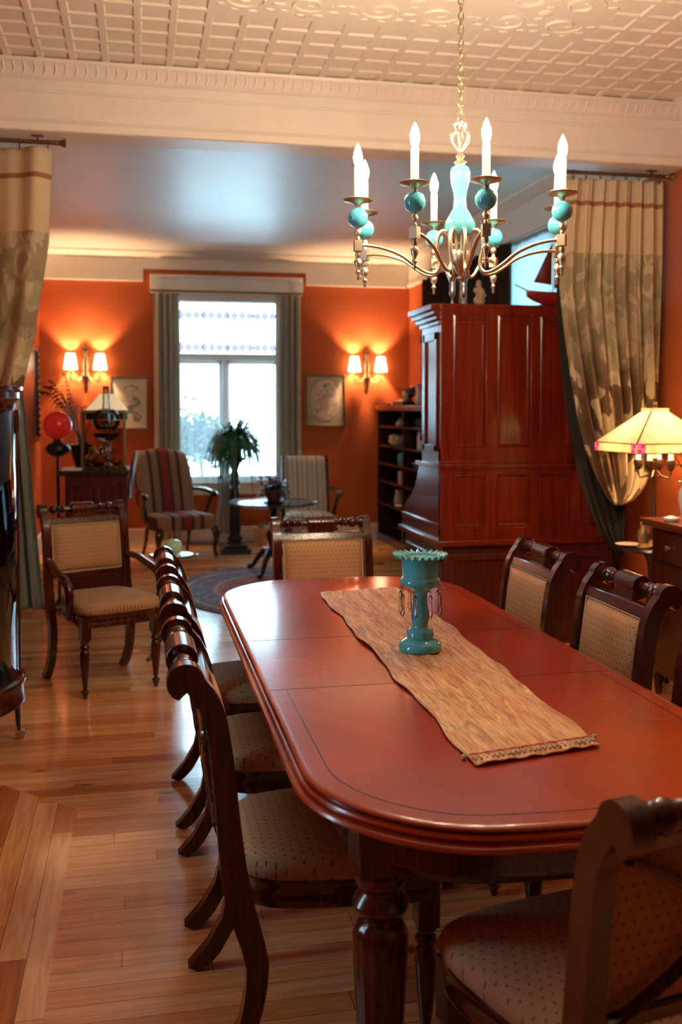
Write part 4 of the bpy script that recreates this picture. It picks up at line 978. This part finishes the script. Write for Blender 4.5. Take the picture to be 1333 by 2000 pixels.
# ------------------------------------------------------------------ far room furniture
rg = tag(obj('oval_rug', B().prism([(.8*cos(2*PI*k/72), 1.13*sin(2*PI*k/72)) for k in range(72)], 0, .010, 'z'), 'rug', loc=(1.09, 8.07, .001)), 'blue-grey and red oval rug on the floor under the round table', 'rug')
def uphols(name, label, loc, rz, m, bw, ztop, camel, w, cab=True):
    t = thing(name, label, 'armchair', loc, rz)
    # local: y forward; seat depth .56
    b = B(); rs = []
    for g, z in ((.97, .29), (1.0, .31), (1.0, .39), (.97, .42), (.85, .437), (.55, .445), (.1, .447)):
        rs.append([((w/2)*g*(abs(cos(a))**.35)*(1 if cos(a) > 0 else -1)*(.90+.10*(1 if sin(a) > 0 else 0)), .27+.27*g*(abs(sin(a))**.35)*(1 if sin(a) > 0 else -1), z) for a in [2*PI*k/40+.01 for k in range(40)]])
    obj('seat', b.rings(rs), m, t, smooth=60)
    b = B(); rs = []
    nn = 14
    for j in range(nn+1):
        v = j/nn; z = .36+(ztop-.36)*v; rs.append((z, v))
    pts_f = []
    def bk(u, v, front):
        x = (2*u-1); top = ztop-(.055*abs(x)**2.2 if camel else .01*abs(x)**6); z = .36+(top-.36)*v
        hw = bw/2*(1+.04*sin(v*PI)) * (1-.10*(v**10 if camel else 0))
        y = -.02-.19*v**1.15; e = (1-abs(x)**4)*(1-abs(2*v-1)**6)
        return (x*hw, y+(.045*e**.5+.02 if front else -.045), z)
    b.grid(lambda u, v: bk(u, v, 1), 20, 16); b.grid(lambda u, v: bk(1-u, v, 0), 20, 16)
    nu = 21; edge = [j*nu for j in range(17)]+[16*nu+i for i in range(1, nu)]+[j*nu+nu-1 for j in range(15, -1, -1)]+[i for i in range(nu-2, 0, -1)]
    off = nu*17; Ln = len(edge)
    opp = lambda i: off+(i//nu)*nu+(nu-1-i % nu)
    b.f += [(edge[k], edge[(k+1) % Ln], opp(edge[(k+1) % Ln]), opp(edge[k])) for k in range(Ln)]; b.mi += [0]*Ln
    obj('backrest', b, m, t, smooth=60)
    for s in (-1, 1):
        obj('front_leg', B().tube([(s*w*.44, .49, .31), (s*w*.47, .52, .24), (s*w*.47, .52, .16), (s*w*.45, .505, .08), (s*w*.46, .515, .03), (s*w*.47, .535, .018)], [.035, .038, .028, .018, .018, .024], 12), 'dark_wood', t, smooth=60)
        obj('rear_leg', B().tube([(s*w*.36, .02, .33), (s*w*.36, -.02, .15), (s*w*.37, -.09, .0)], [.024, .02, .018], 8), 'dark_wood', t, smooth=60)
        if cab:
            a = obj('arm', B().tube([(s*bw*.5, -.10, .66), (s*(w*.5+.01), .02, .665), (s*(w*.5+.035), .14, .66), (s*(w*.5+.045), .25, .645), (s*(w*.5+.05), .33, .635), (s*(w*.5+.05), .355, .61)], [.02, .026, .030, .030, .034, .026], 12, flat=.75), 'dark_wood', t, smooth=60)
            obj('arm_support', B().tube([(s*(w*.5+.04), .30, .62), (s*(w*.5+.03), .24, .54), (s*(w*.5+.005), .22, .45), (s*(w*.5-.01), .24, .34)], [.022, .018, .02, .026], 10), 'dark_wood', a, smooth=60)
    return t
uphols('upholstered_armchair', 'red and brown striped armchair with carved arms left of the far window', (.30, 10.42, 0), PI+R(20), 'kilim', .60, 1.09, True, .66)
c2 = uphols('upholstered_armchair', 'cream striped upright armchair with dark frame right of the plant stand', (1.74, 10.25, 0), PI-R(4), 'ticking', .44, 1.0, False, .52)
for s in (-1, 1): obj('frame_stile', B().tube([(s*.235, -.04, .30), (s*.235, -.10, .6), (s*.235, -.20, .97), (s*.225, -.215, 1.0)], .018, 8), 'dark_wood', c2, smooth=60)
# plant stand and trailing plant
PS = thing('plant_stand', 'tall black fluted pedestal stand in front of the far window', 'plant stand', (.985, 10.30, 0))
obj('base', B().box(-.155, .155, -.155, .155, 0, .05).box(-.12, .12, -.12, .12, .05, .09), 'black', PS, bevel=.008)
obj('column', B().lathe([(.09, .09), (.07, .12), (.085, .15), (.06, .18), (.055, .20), (.062, .24), (.05, .62), (.04, .66), (.055, .68), (.04, .70), (.052, .74), (.038, .78), (.05, .82), (.036, .86), (.06, .93), (.075, .96)], n=48, rf=lambda a, z: 1-.06*abs(sin(8*a)) if .2 < z < .62 else 1), 'black', PS, smooth=50)
obj('top', B().lathe([(.08, .96), (.12, .97), (.125, .985), (.12, 1.0)], n=32), 'black', PS, smooth=40)
def leaf(b, base, az, l, rise, droop, w, n=7, tw=0):
    p = Vector(base); d = Vector((cos(az), sin(az), 0)); side = Vector((-sin(az), cos(az), 0)); vs = []
    for i in range(n+1):
        u = i/n; q = p+d*l*u*(1-.25*u*droop)+Vector((0, 0, rise*u-droop*l*u*u)); ww = w*sin(PI*min(1, u*.92+.06))**.7
        vs += [q-side*ww+Vector((0, 0, .15*ww)), q, q+side*ww+Vector((0, 0, .15*ww))]
    fs = []
    for i in range(n): fs += [(3*i, 3*i+1, 3*i+4, 3*i+3), (3*i+1, 3*i+2, 3*i+5, 3*i+4)]
    b.add(vs, fs)
TP = thing('trailing_plant', 'bushy trailing green plant on the pedestal stand before the window', 'plant', (.985, 10.30, 1.0))
obj('pot', B().lathe([(.06, 0), (.085, .10), (.09, .12), (.08, .12), (.07, .10)], n=24), 'brass_dark', TP, smooth=50)
random.seed(11); b = B()
for k in range(380):
    az = random.uniform(0, 2*PI); l = random.uniform(.24, .52); leaf(b, (.04*cos(az), .04*sin(az), .13+random.uniform(0, .05)), az+random.uniform(-.3, .3), l, random.uniform(.18, .50), random.uniform(.55, 1.7), random.uniform(.010, .016))
obj('foliage', b, 'leaf', TP, smooth=60)
# round tilt-top table
RT = thing('pedestal_table', 'round dark table with scalloped edge and tripod base on the rug', 'table', (1.20, 8.86, 0))
obj('tabletop', B().lathe([(.02, .63), (.37, .635), (.40, .645), (.415, .655), (.41, .665), (.395, .662), (.39, .655), (.01, .655)], n=96, rf=lambda a, z: 1+.012*abs(sin(8*a))), 'dark_wood', RT, smooth=40)
obj('pedestal', B().lathe([(.05, .16), (.07, .20), (.05, .24), (.035, .26), (.065, .32), (.07, .36), (.04, .42), (.03, .44), (.05, .46), (.03, .48), (.028, .58), (.06, .60), (.07, .635)], n=28), 'black', RT, smooth=50)
for k in range(3):
    a = R(-118+120*k); obj('leg', B().tube([(.04*cos(a), .04*sin(a), .20), (.13*cos(a), .13*sin(a), .21), (.22*cos(a), .22*sin(a), .14), (.30*cos(a), .30*sin(a), .05), (.36*cos(a), .36*sin(a), .032)], [.03, .032, .026, .022, .026], 10), 'black', RT, smooth=60)
AV = thing('potted_violet', 'potted violet with purple flowers on the round dark table', 'plant', (1.20, 8.86, .656))
obj('pot', B().lathe([(.06, 0), (.10, .005), (.11, .015), (.06, .02), (.06, .03), (.085, .08), (.08, .11), (.07, .11), (.07, .08)], n=24), mat('dark_red_pot', (.10, .03, .03), .3), AV, smooth=50)
random.seed(4); b = B()
for k in range(46):
    az = random.uniform(0, 2*PI); leaf(b, (.02*cos(az), .02*sin(az), .09), az, random.uniform(.10, .21), random.uniform(.05, .22), random.uniform(.3, .9), random.uniform(.022, .034))
obj('foliage', b, 'leaf_dark', AV, smooth=60)
b = B()
for k in range(26): b.ball((random.uniform(-.13, .05), random.uniform(-.08, .04), random.uniform(.15, .24)), .017, 6, sq=(1, 1, .5))
obj('violet_flowers', b, 'violet', AV)
pp_ = thing('potted_seedling', 'pale terracotta pot with a small seedling on the floor by the far wall', 'plant', (1.32, 10.72, 0))
obj('pot', B().lathe([(.065, 0), (.085, .17), (.095, .17), (.097, .21), (.085, .21), (.08, .18), (.06, .16)], n=24), 'terracotta', pp_, smooth=40)
b = B()
for k in range(10): leaf(b, (0, 0, .16), k*.7, .07, .16-.01*k, .6, .014)
obj('foliage', b, 'leaf', pp_, smooth=60)
tag(obj('baseboard_heater', B().box(.45, 2.1, YF-.10, YF-.03, .04, .16).box(.45, 2.1, YF-.09, YF-.03, .16, .185).box(.47, 2.08, YF-.085, YF-.03, .02, .04), 'white_trim', bevel=.006), 'long low beige heater on the floor below the far window', 'heater')
# small stand with glass pear
ST = thing('candle_stand', 'small round tripod stand behind the left row of chairs', 'table', (.20, 5.97, 0))
obj('top', B().lathe([(.01, .612), (.12, .614), (.142, .62), (.148, .628), (.14, .632), (.13, .627), (.01, .627)], n=40), 'dark_wood', ST, smooth=40)
obj('doily', B().lathe([(.001, .628), (.118, .628), (.12, .631), (.001, .632)], n=40), 'ceramic', ST, smooth=40)
obj('pedestal', B().lathe([(.02, .14), (.032, .18), (.018, .22), (.026, .30), (.015, .38), (.022, .44), (.013, .50), (.03, .58), (.045, .612)], n=20), 'dark_wood', ST, smooth=50)
for k in range(3):
    a = R(-32+120*k); obj('leg', B().tube([(.01*cos(a), .01*sin(a), .20), (.07*cos(a), .07*sin(a), .17), (.12*cos(a), .12*sin(a), .08), (.165*cos(a), .165*sin(a), .02), (.185*cos(a), .185*sin(a), .014)], [.016, .016, .013, .012, .013], 8), 'dark_wood', ST, smooth=60)
pe = tag(obj('glass_apple', B().lathe([(.012, 0), (.04, .006), (.056, .03), (.055, .055), (.038, .08), (.014, .088), (.003, .080)], n=28), 'pear', loc=(.20, 5.97, .632), smooth=60), 'pale green glass apple on the small round stand', 'ornament')
obj('glass_stem', B().tube([(0, 0, .08), (.005, 0, .11), (-.02, 0, .135)], .005, 8).ball((.02, 0, .12), .016, 8, sq=(1.3, .5, .7)).ball((-.022, 0, .13), .014, 8, sq=(1.3, .5, .7)), 'crystal', pe)

# ------------------------------------------------------------------ cabinet on the left and what stands on it
DK = thing('side_cabinet', 'tall narrow dull-red wooden cabinet behind the dining armchair', 'cabinet', (-.315, 7.5, 0))
obj('body', B().box(-.20, .235, -.26, .26, .06, 1.03).box(-.18, .22, -.24, .24, 0, .06), 'desk_wood', DK, bevel=.004)
obj('top_board', B().box(-.25, .245, -.30, .28, 1.03, 1.065), 'dark_wood', DK, bevel=.006)
b = B().box(-.20, -.15, -.272, -.26, .06, 1.03).box(.185, .235, -.272, -.26, .06, 1.03).box(-.15, .185, -.272, -.26, .95, 1.03).box(-.15, .185, -.272, -.26, .06, .14).box(.0, .035, -.272, -.26, .14, .95)
obj('frame', b, 'desk_wood', DK, bevel=.003)
tag(obj('window_glint', B().grid(lambda u, v: (-.062+.05*v*v+.012*sin(u*9), 7.22+.42*u, .86+.33*v), 24, 14), 'blue_stripe', solid=.012, smooth=80), 'slanted sheet with the window reflection painted in blue and white stripes, right edge of the red cabinet', 'cloth')  # added sheet: glossy reflection of the window painted as blue and white stripes
GB = thing('glass_box', 'tall amber glass display box with metal edges on the red cabinet', 'display case', (-.25, 7.45, 1.066))
b = B()
for x in (-.15, .15):
    for y in (-.13, .13): b.box(x-.008, x+.008, y-.008, y+.008, 0, .42)
for z in (.0, .41): b.box(-.158, .158, -.138, -.122, z, z+.016).box(-.158, .158, .122, .138, z, z+.016).box(-.158, -.142, -.122, .122, z, z+.016).box(.142, .158, -.122, .122, z, z+.016)
obj('metal_edges', b, 'brass_dark', GB)
obj('glass', B().box(-.15, .15, -.13, .13, .012, .412), 'amber_glass', GB, smooth=0)
obj('plinth', B().box(-.165, .165, -.145, .145, -.0, .012), 'dark_wood', GB)
b = B(); random.seed(8)
for k in range(14): b.ball((random.uniform(-.10, .10), random.uniform(-.07, .07), random.uniform(.03, .14)), random.uniform(.02, .04), 8)
tag(obj('copper_trinkets', b, mat('copper_trinket_metal', (.5, .24, .12), .35, .8), loc=(-.25, 7.45, 1.066)), 'heap of coppery trinkets inside the amber glass box', 'trinkets')
TL = thing('glass_shade_lamp', 'table lamp with pale leaded pyramid shade behind the glass oil lamp', 'lamp', (-.23, 7.64, 1.066))
obj('stem', B().lathe([(.06, 0), (.05, .01), (.012, .03), (.01, .40), (.02, .42), (.01, .56)], n=20), 'brass', TL, smooth=50)
def pyr(r0, z0, r1, z1, n=4, a0=PI/4): return [[(r*cos(a0+2*PI*k/n), r*sin(a0+2*PI*k/n), z) for k in range(n)] for r, z in ((r0, z0), (r1, z1))]
obj('shade', B().rings(pyr(.21, .43, .07, .55), cap=False), mat('pale_leaded_glass', (.75, .68, .48), .3, emit=(1, .75, .4), es=.25), TL, solid=.004, smooth=0)
obj('shade_border', B().rings(pyr(.21, .36, .21, .43), cap=False), mat('bottle_green_glass', (.03, .10, .08), .15), TL, solid=.004, smooth=0)
obj('finial', B().lathe([(.002, .56), (.012, .57), (.004, .585), (.010, .60), (.001, .62)], n=12), 'brass', TL)
OL = thing('oil_lamp', 'oil lamp with round clear glass globe and chimney on the red cabinet', 'lamp', (-.225, 7.25, 1.066))
obj('base', B().lathe([(.07, 0), (.065, .01), (.03, .03), (.018, .05), (.02, .09), (.045, .12), (.05, .15), (.03, .18), (.02, .20)], n=28), 'clear_glass', OL, smooth=50)
obj('gallery', B().lathe([(.02, .19), (.085, .235), (.095, .26), (.085, .265), (.03, .21)], n=32), 'clear_glass', OL, smooth=50)
obj('globe', B().lathe([(.035, .285), (.07, .295), (.093, .33), (.097, .365), (.09, .40), (.065, .43), (.035, .44)], n=36, cap=False), 'clear_glass', OL, smooth=60, solid=.003)
obj('chimney', B().lathe([(.028, .28), (.035, .34), (.028, .42), (.022, .50), (.022, .60)], n=24, cap=False), 'clear_glass', OL, smooth=60, solid=.002)
obj('etched_band', B().tube([(.098*cos(a*PI/12), .098*sin(a*PI/12), .36) for a in range(24)], .002, 6, closed=True), 'silver', OL)
PL = thing('potted_palm', 'dark potted palm with feathery fronds on the left end of the red cabinet', 'plant', (-.42, 7.68, 1.066))
obj('pot', B().lathe([(.05, 0), (.07, .08), (.085, .15), (.09, .17), (.075, .17), (.06, .08)], n=24), 'black', PL, smooth=50)
random.seed(21); b = B()
def frond(az, l, rise, droop, n=16):
    d = Vector((cos(az), sin(az), 0)); pts = []
    for i in range(n+1):
        u = i/n; pts.append(Vector((0, 0, .15))+d*l*u+Vector((0, 0, rise*u-droop*u*u)))
    b.tube(pts, .005, 4)
    for i in range(7, n+1):
        for s in (-1, 1):
            a = az+s*1.0; ll = .12*(1-abs(2*i/n-1.1)*.6); leaf(b, pts[i], a, ll, .04, .5, .013, 4)
for az, l, ri, dr in ((PI, .22, .85, .36), (PI*.95, .30, .92, .52), (2.9, .12, .66, .12), (.3, .24, .70, .42), (-.4, .18, .66, .30), (PI*1.04, .26, 1.0, .56), (1.6, .25, .6, .3)): frond(az, l, ri, dr)
for k in range(24):
    az = random.uniform(0, 2*PI); leaf(b, (0, 0, .15), az, random.uniform(.06, .13), random.uniform(.0, .15), .9, .016)
obj('foliage', b, 'leaf_dark', PL, smooth=60)
tag(obj('paper_stack', B().box(-.535, -.40, 7.22, 7.34, 1.066, 1.075).box(-.53, -.395, 7.225, 7.335, 1.075, 1.082), 'ceramic', smooth=0), 'few white papers at the front left corner of the red cabinet', 'papers')
FL = thing('floor_lamp', 'slim black floor stand with a red glass globe left of the red cabinet', 'floor lamp', (-.60, 7.72, 0))
obj('pole', B().tube([(0, 0, .02), (0, 0, 1.16)], .012, 10), 'black', FL)
obj('base', B().lathe([(.14, 0), (.14, .012), (.04, .03), (.015, .06)], n=28), 'black', FL, smooth=50)
obj('font_bowl', B().lathe([(.012, 1.14), (.05, 1.15), (.085, 1.18), (.095, 1.21), (.07, 1.24), (.03, 1.26), (.03, 1.28)], n=28), 'black', FL, smooth=60)
obj('globe_shade', B().ball((0, 0, 1.382), .108, 28), 'red_glass', FL, smooth=80)

# ------------------------------------------------------------------ curved china cabinet at the left edge
CC = thing('china_cabinet', 'curved glass china cabinet with dark frame at the left edge of the photo', 'china cabinet', (XD+.03, 4.55, 0))
def arc(a, h, z, n=30): return [(a*sin(PI*k/n), -h*cos(PI*k/n), z) for k in range(n+1)]
def dsh(a, h, z): return arc(a, h, z)
b = B().rings([dsh(.872, .60, .195), dsh(.880, .61, .20), dsh(.880, .61, .215), dsh(.875, .60, .22), dsh(.875, .60, .285), dsh(.884, .605, .29), dsh(.884, .605, .305), dsh(.88, .59, .31)])
obj('base', b, 'mahogany', CC, smooth=50)
b = B().rings([dsh(.855, .575, 1.50), dsh(.86, .58, 1.51), dsh(.862, .582, 1.54), dsh(.875, .595, 1.55), dsh(.875, .595, 1.575), dsh(.89, .61, 1.585), dsh(.89, .61, 1.60), dsh(.86, .58, 1.605)])
obj('cornice', b, 'mahogany', CC, smooth=50)
b = B()
pa = arc(.855, .575, .31); pb = arc(.855, .575, 1.50)
b.add(pa+pb, [(k, k+1, 31+k+1, 31+k) for k in range(30)])
obj('curved_glass', b, 'clear_glass', CC, smooth=80, solid=.003)
b = B()
for k in (0, 8, 16, 21, 30):
    p = pa[k]; obj('post', B().lathe([(.016, .31), (.016, 1.40), (.022, 1.41), (.022, 1.50)], (p[0]*.995, p[1]*.995, 0), 12), 'mahogany', CC, smooth=50)
obj('back_board', B().box(-.015, 0, -.58, .58, .3, 1.5), 'mahogany_red', CC)
for z in (.62, .93, 1.22): obj('glass_shelf', B().rings([dsh(.82, .55, z), dsh(.82, .55, z+.008)]), 'clear_glass', CC, smooth=30)
for (x, y) in ((.84, .07), (.72, .56), (.72, -.56), (.06, .5), (.06, -.5)):
    lg = obj('leg', B().tube([(x, y, .20), (x+.004, y, .07), (x+.006, y, .045)], [.018, .011, .009], 10), 'mahogany', CC, smooth=50)
    obj('caster', B().lathe([(.008, -.012), (.022, -.010), (.024, 0), (.022, .010), (.008, .012)], (x+.012, y, .0245), 16, 'y'), 'silver', lg, smooth=50)
for i, (x, y, z, m_) in enumerate(((-.78, 4.45, .938, 'silver'), (-.72, 4.62, .938, 'ceramic'), (-.76, 4.35, .628, 'ceramic'), (-.70, 4.55, .628, 'silver'), (-.74, 4.5, .312, 'ceramic'), (-.66, 4.68, 1.228, 'ceramic'))):
    lab = ['silver cup on the middle shelf of the curved cabinet', 'white cup on the middle shelf of the curved cabinet', 'white cup on the lower shelf of the curved cabinet', 'silver cup on the lower shelf of the curved cabinet', 'white cup on the floor of the curved cabinet', 'white cup on the top shelf of the curved cabinet'][i]
    tag(obj('cup', B().lathe([(.03, 0), (.012, .02), (.012, .05), (.04, .08), (.05, .14), (.047, .14), (.03, .08)], n=20), m_, loc=(x, y, z), smooth=50), lab, 'cup', 'cups in the curved cabinet')

# ------------------------------------------------------------------ right side: console, lamp table, lamp
CN = thing('sideboard', 'dark mahogany sideboard along the right wall, cut by the photo edge', 'sideboard', (2.85, 4.12, 0))
obj('top_board', B().box(-.25, .235, -.70, .65, .905, .93).box(-.24, .235, -.69, .64, .89, .905), 'mahogany_red', CN, bevel=.006)
obj('body', B().box(-.20, .23, -.65, .60, .12, .89), 'mahogany', CN, bevel=.004)
for k in range(2):
    y0 = -.62+k*.61; d_ = obj('drawer', B().box(-.212, -.20, y0, y0+.58, .72, .87), 'mahogany', CN, bevel=.004)
    for s in (.16, .42): obj('knob', B().lathe([(.012, -.022), (.014, -.015), (.006, -.006), (.008, 0)], (-.212, y0+s, .795), 14, 'x'), 'brass', d_)
    dd = obj('door', B().box(-.212, -.20, y0, y0+.58, .15, .70), 'mahogany', CN, bevel=.004)
    obj('knob', B().lathe([(.012, -.022), (.014, -.015), (.006, -.006), (.008, 0)], (-.212, y0+(.54 if k == 0 else .04), .45), 14, 'x'), 'brass', dd)
for (x, y) in ((-.17, -.62), (-.17, .57), (.2, -.62), (.2, .57)): obj('leg', B().lathe([(.014, 0), (.02, .03), (.028, .09), (.022, .12)], (x, y, 0), 16), 'mahogany', CN, smooth=50)
VS = thing('white_vase', 'white lidded-rim vase with dark sprigs on the sideboard, cut by the photo edge', 'vase', (2.715, 4.46, .93))
obj('body', B().lathe([(.035, 0), (.04, .01), (.05, .05), (.062, .11), (.06, .16), (.048, .185), (.052, .20), (.062, .21), (.058, .212), (.045, .19)], n=32), 'ceramic', VS, smooth=50)
b = B()
for k in range(9):
    a = k*.7; b.tube([(0, 0, .15), (.03*cos(a), .03*sin(a), .25), (.09*cos(a), .09*sin(a), .33+.02*(k % 3))], .002, 5)
    leaf(b, (.05*cos(a), .05*sin(a), .28), a, .08, .05, .5, .01)
obj('sprigs', b, 'leaf_dark', VS)
tag(obj('white_dish', B().lathe([(.03, 0), (.04, .008), (.042, .02), (.03, .024), (.01, .03)], n=24), 'ceramic', loc=(2.66, 4.55, .93), smooth=50), 'small round white dish on the sideboard in front of the vase', 'dish')
LT = thing('lamp_table', 'low round dark table beside the sideboard carrying the stained glass lamp', 'table', (2.80, 4.98, 0))
obj('tabletop', B().lathe([(.01, .715), (.19, .72), (.20, .73), (.195, .742), (.01, .742)], n=40), 'dark_wood', LT, smooth=40)
obj('pedestal', B().lathe([(.03, .12), (.045, .18), (.025, .26), (.035, .40), (.02, .55), (.03, .66), (.06, .715)], n=24), 'dark_wood', LT, smooth=50)
for k in range(3):
    a = R(30+120*k); obj('leg', B().tube([(.02*cos(a), .02*sin(a), .18), (.09*cos(a), .09*sin(a), .14), (.17*cos(a), .17*sin(a), .015)], [.02, .018, .014], 8), 'dark_wood', LT, smooth=60)
SL = thing('stained_glass_lamp', 'lit cream stained glass lamp with red corner squares before the right curtain', 'lamp', (2.80, 4.975, .742))
obj('base', B().lathe([(.08, 0), (.085, .01), (.06, .025), (.025, .04), (.018, .08), (.014, .10), (.013, .48), (.02, .49), (.012, .50), (.012, .76)], n=28), 'brass_dark', SL, smooth=50)
for k in range(4):
    a = R(45+90*k); ar = obj('arm', B().tube([(.012*cos(a), .012*sin(a), .42), (.04*cos(a), .04*sin(a), .39), (.08*cos(a), .08*sin(a), .38), (.09*cos(a), .09*sin(a), .41), (.09*cos(a), .09*sin(a), .43)], .006, 8).lathe([(.006, .42), (.018, .43), (.026, .46), (.024, .48)], (.09*cos(a), .09*sin(a), 0), 16), 'brass_dark', SL, smooth=60)
    obj('candle_tube', B().lathe([(.014, .48), (.014, .55)], (.09*cos(a), .09*sin(a), 0), 14), 'candle', ar)
    obj('bulb', B().ball((.09*cos(a), .09*sin(a), .575), .02, 10), 'lamp_bulb', ar) if 'lamp_bulb' in M else None
q = .238*2**.5; q2 = .052*2**.5
obj('shade', B().rings(pyr(q, .575, q2, .748), cap=False), 'lamp_panel', SL, solid=.004, smooth=0)
obj('shade_border', B().rings(pyr(q*1.0, .525, q*1.003, .574), cap=False), 'lamp_border', SL, solid=.004, smooth=0)
obj('shade_cap', B().rings(pyr(q2*1.05, .749, q2*1.05, .766), cap=True), 'lamp_border', SL, smooth=0)
b = B(); b2 = B(); b3 = B()
for k in range(4):
    a = PI/4+k*PI/2; p0 = Vector((q*cos(a), q*sin(a), .575)); p1 = Vector((q2*cos(a), q2*sin(a), .748)); a2 = a+PI/2; p2 = Vector((q*cos(a2), q*sin(a2), .575))
    b.tube([p0, p1], .004, 6); b.tube([p0, p2], .003, 6); b.tube([p0-Vector((0, 0, .05)), p2-Vector((0, 0, .05))], .003, 6)
    for f in (.10, .90):
        c_ = p0.lerp(p2, f); b.tube([c_, c_-Vector((0, 0, .05))], .002, 6)
    d_ = (p2-p0).normalized(); nn_ = d_.cross(Vector((0, 0, 1))).normalized()*.0035
    if nn_.dot(p0+p2) < 0: nn_ = -nn_
    for f0, f1 in ((.01, .095), (.905, .99)):
        for j, (z0, z1) in enumerate(((.002, .024), (.026, .048))):
            bb = b2 if (j+(f0 > .5)) % 2 else b3
            m1 = (f0+f1)/2
            for (g0, g1, tgt) in ((f0, m1, b2 if j else b3), (m1, f1, b3 if j else b2)):
                A_, B_ = p0.lerp(p2, g0)+nn_, p0.lerp(p2, g1)+nn_
                tgt.add([A_-Vector((0, 0, z0)), B_-Vector((0, 0, z0)), B_-Vector((0, 0, z1)), A_-Vector((0, 0, z1))], [(0, 1, 2, 3)])
obj('lead_lines', b, 'brass_dark', SL); obj('red_square', b2, 'lamp_red', SL, solid=.002, smooth=0); obj('pink_square', b3, 'lamp_pink', SL, solid=.002, smooth=0)
obj('finial', B().lathe([(.004, .766), (.012, .776), (.006, .786), (.014, .80), (.002, .82)], n=14), 'brass_dark', SL, smooth=50)
point('lamp_light', (2.80, 4.975, .742+.66), 7.0, (1, .66, .34), .03)
tag(obj('gilt_figure', B().lathe([(.035, 0), (.04, .01), (.022, .03), (.03, .06), (.034, .09), (.018, .115), (.022, .14), (.004, .16)], n=20), mat('worn_gilt', (.55, .36, .17), .4, .6), loc=(2.70, 4.90, .742), smooth=50), 'small gilt figure at the front of the low lamp table', 'figurine')
tag(obj('dish', B().lathe([(.03, 0), (.06, .006), (.075, .014), (.07, .015), (.02, .005)], n=28), 'paper', loc=(2.665, 5.0, .742), smooth=50), 'pale shallow dish on the left rim of the low lamp table', 'dish')

# ------------------------------------------------------------------ garden outside the window
GT = thing('garden_shrub', 'leafy shrub outside, showing through the lower left of the far window', 'shrub', (.84, 13.6, 0))
obj('trunk', B().tube([(0, 0, 0), (.02, 0, .5), (-.02, .02, 1.0)], [.04, .03, .02], 8), 'dark_wood', GT)
random.seed(31); b = B()
for k in range(2400):
    v = Vector((random.gauss(0, .22), random.gauss(0, .22), random.gauss(0, .17))); leaf(b, (v.x, v.y, 1.12+v.z), random.uniform(0, 2*PI), .09, random.uniform(-.03, .05), .4, .036, 3)
obj('foliage', b, 'leaf_out', GT, smooth=60)
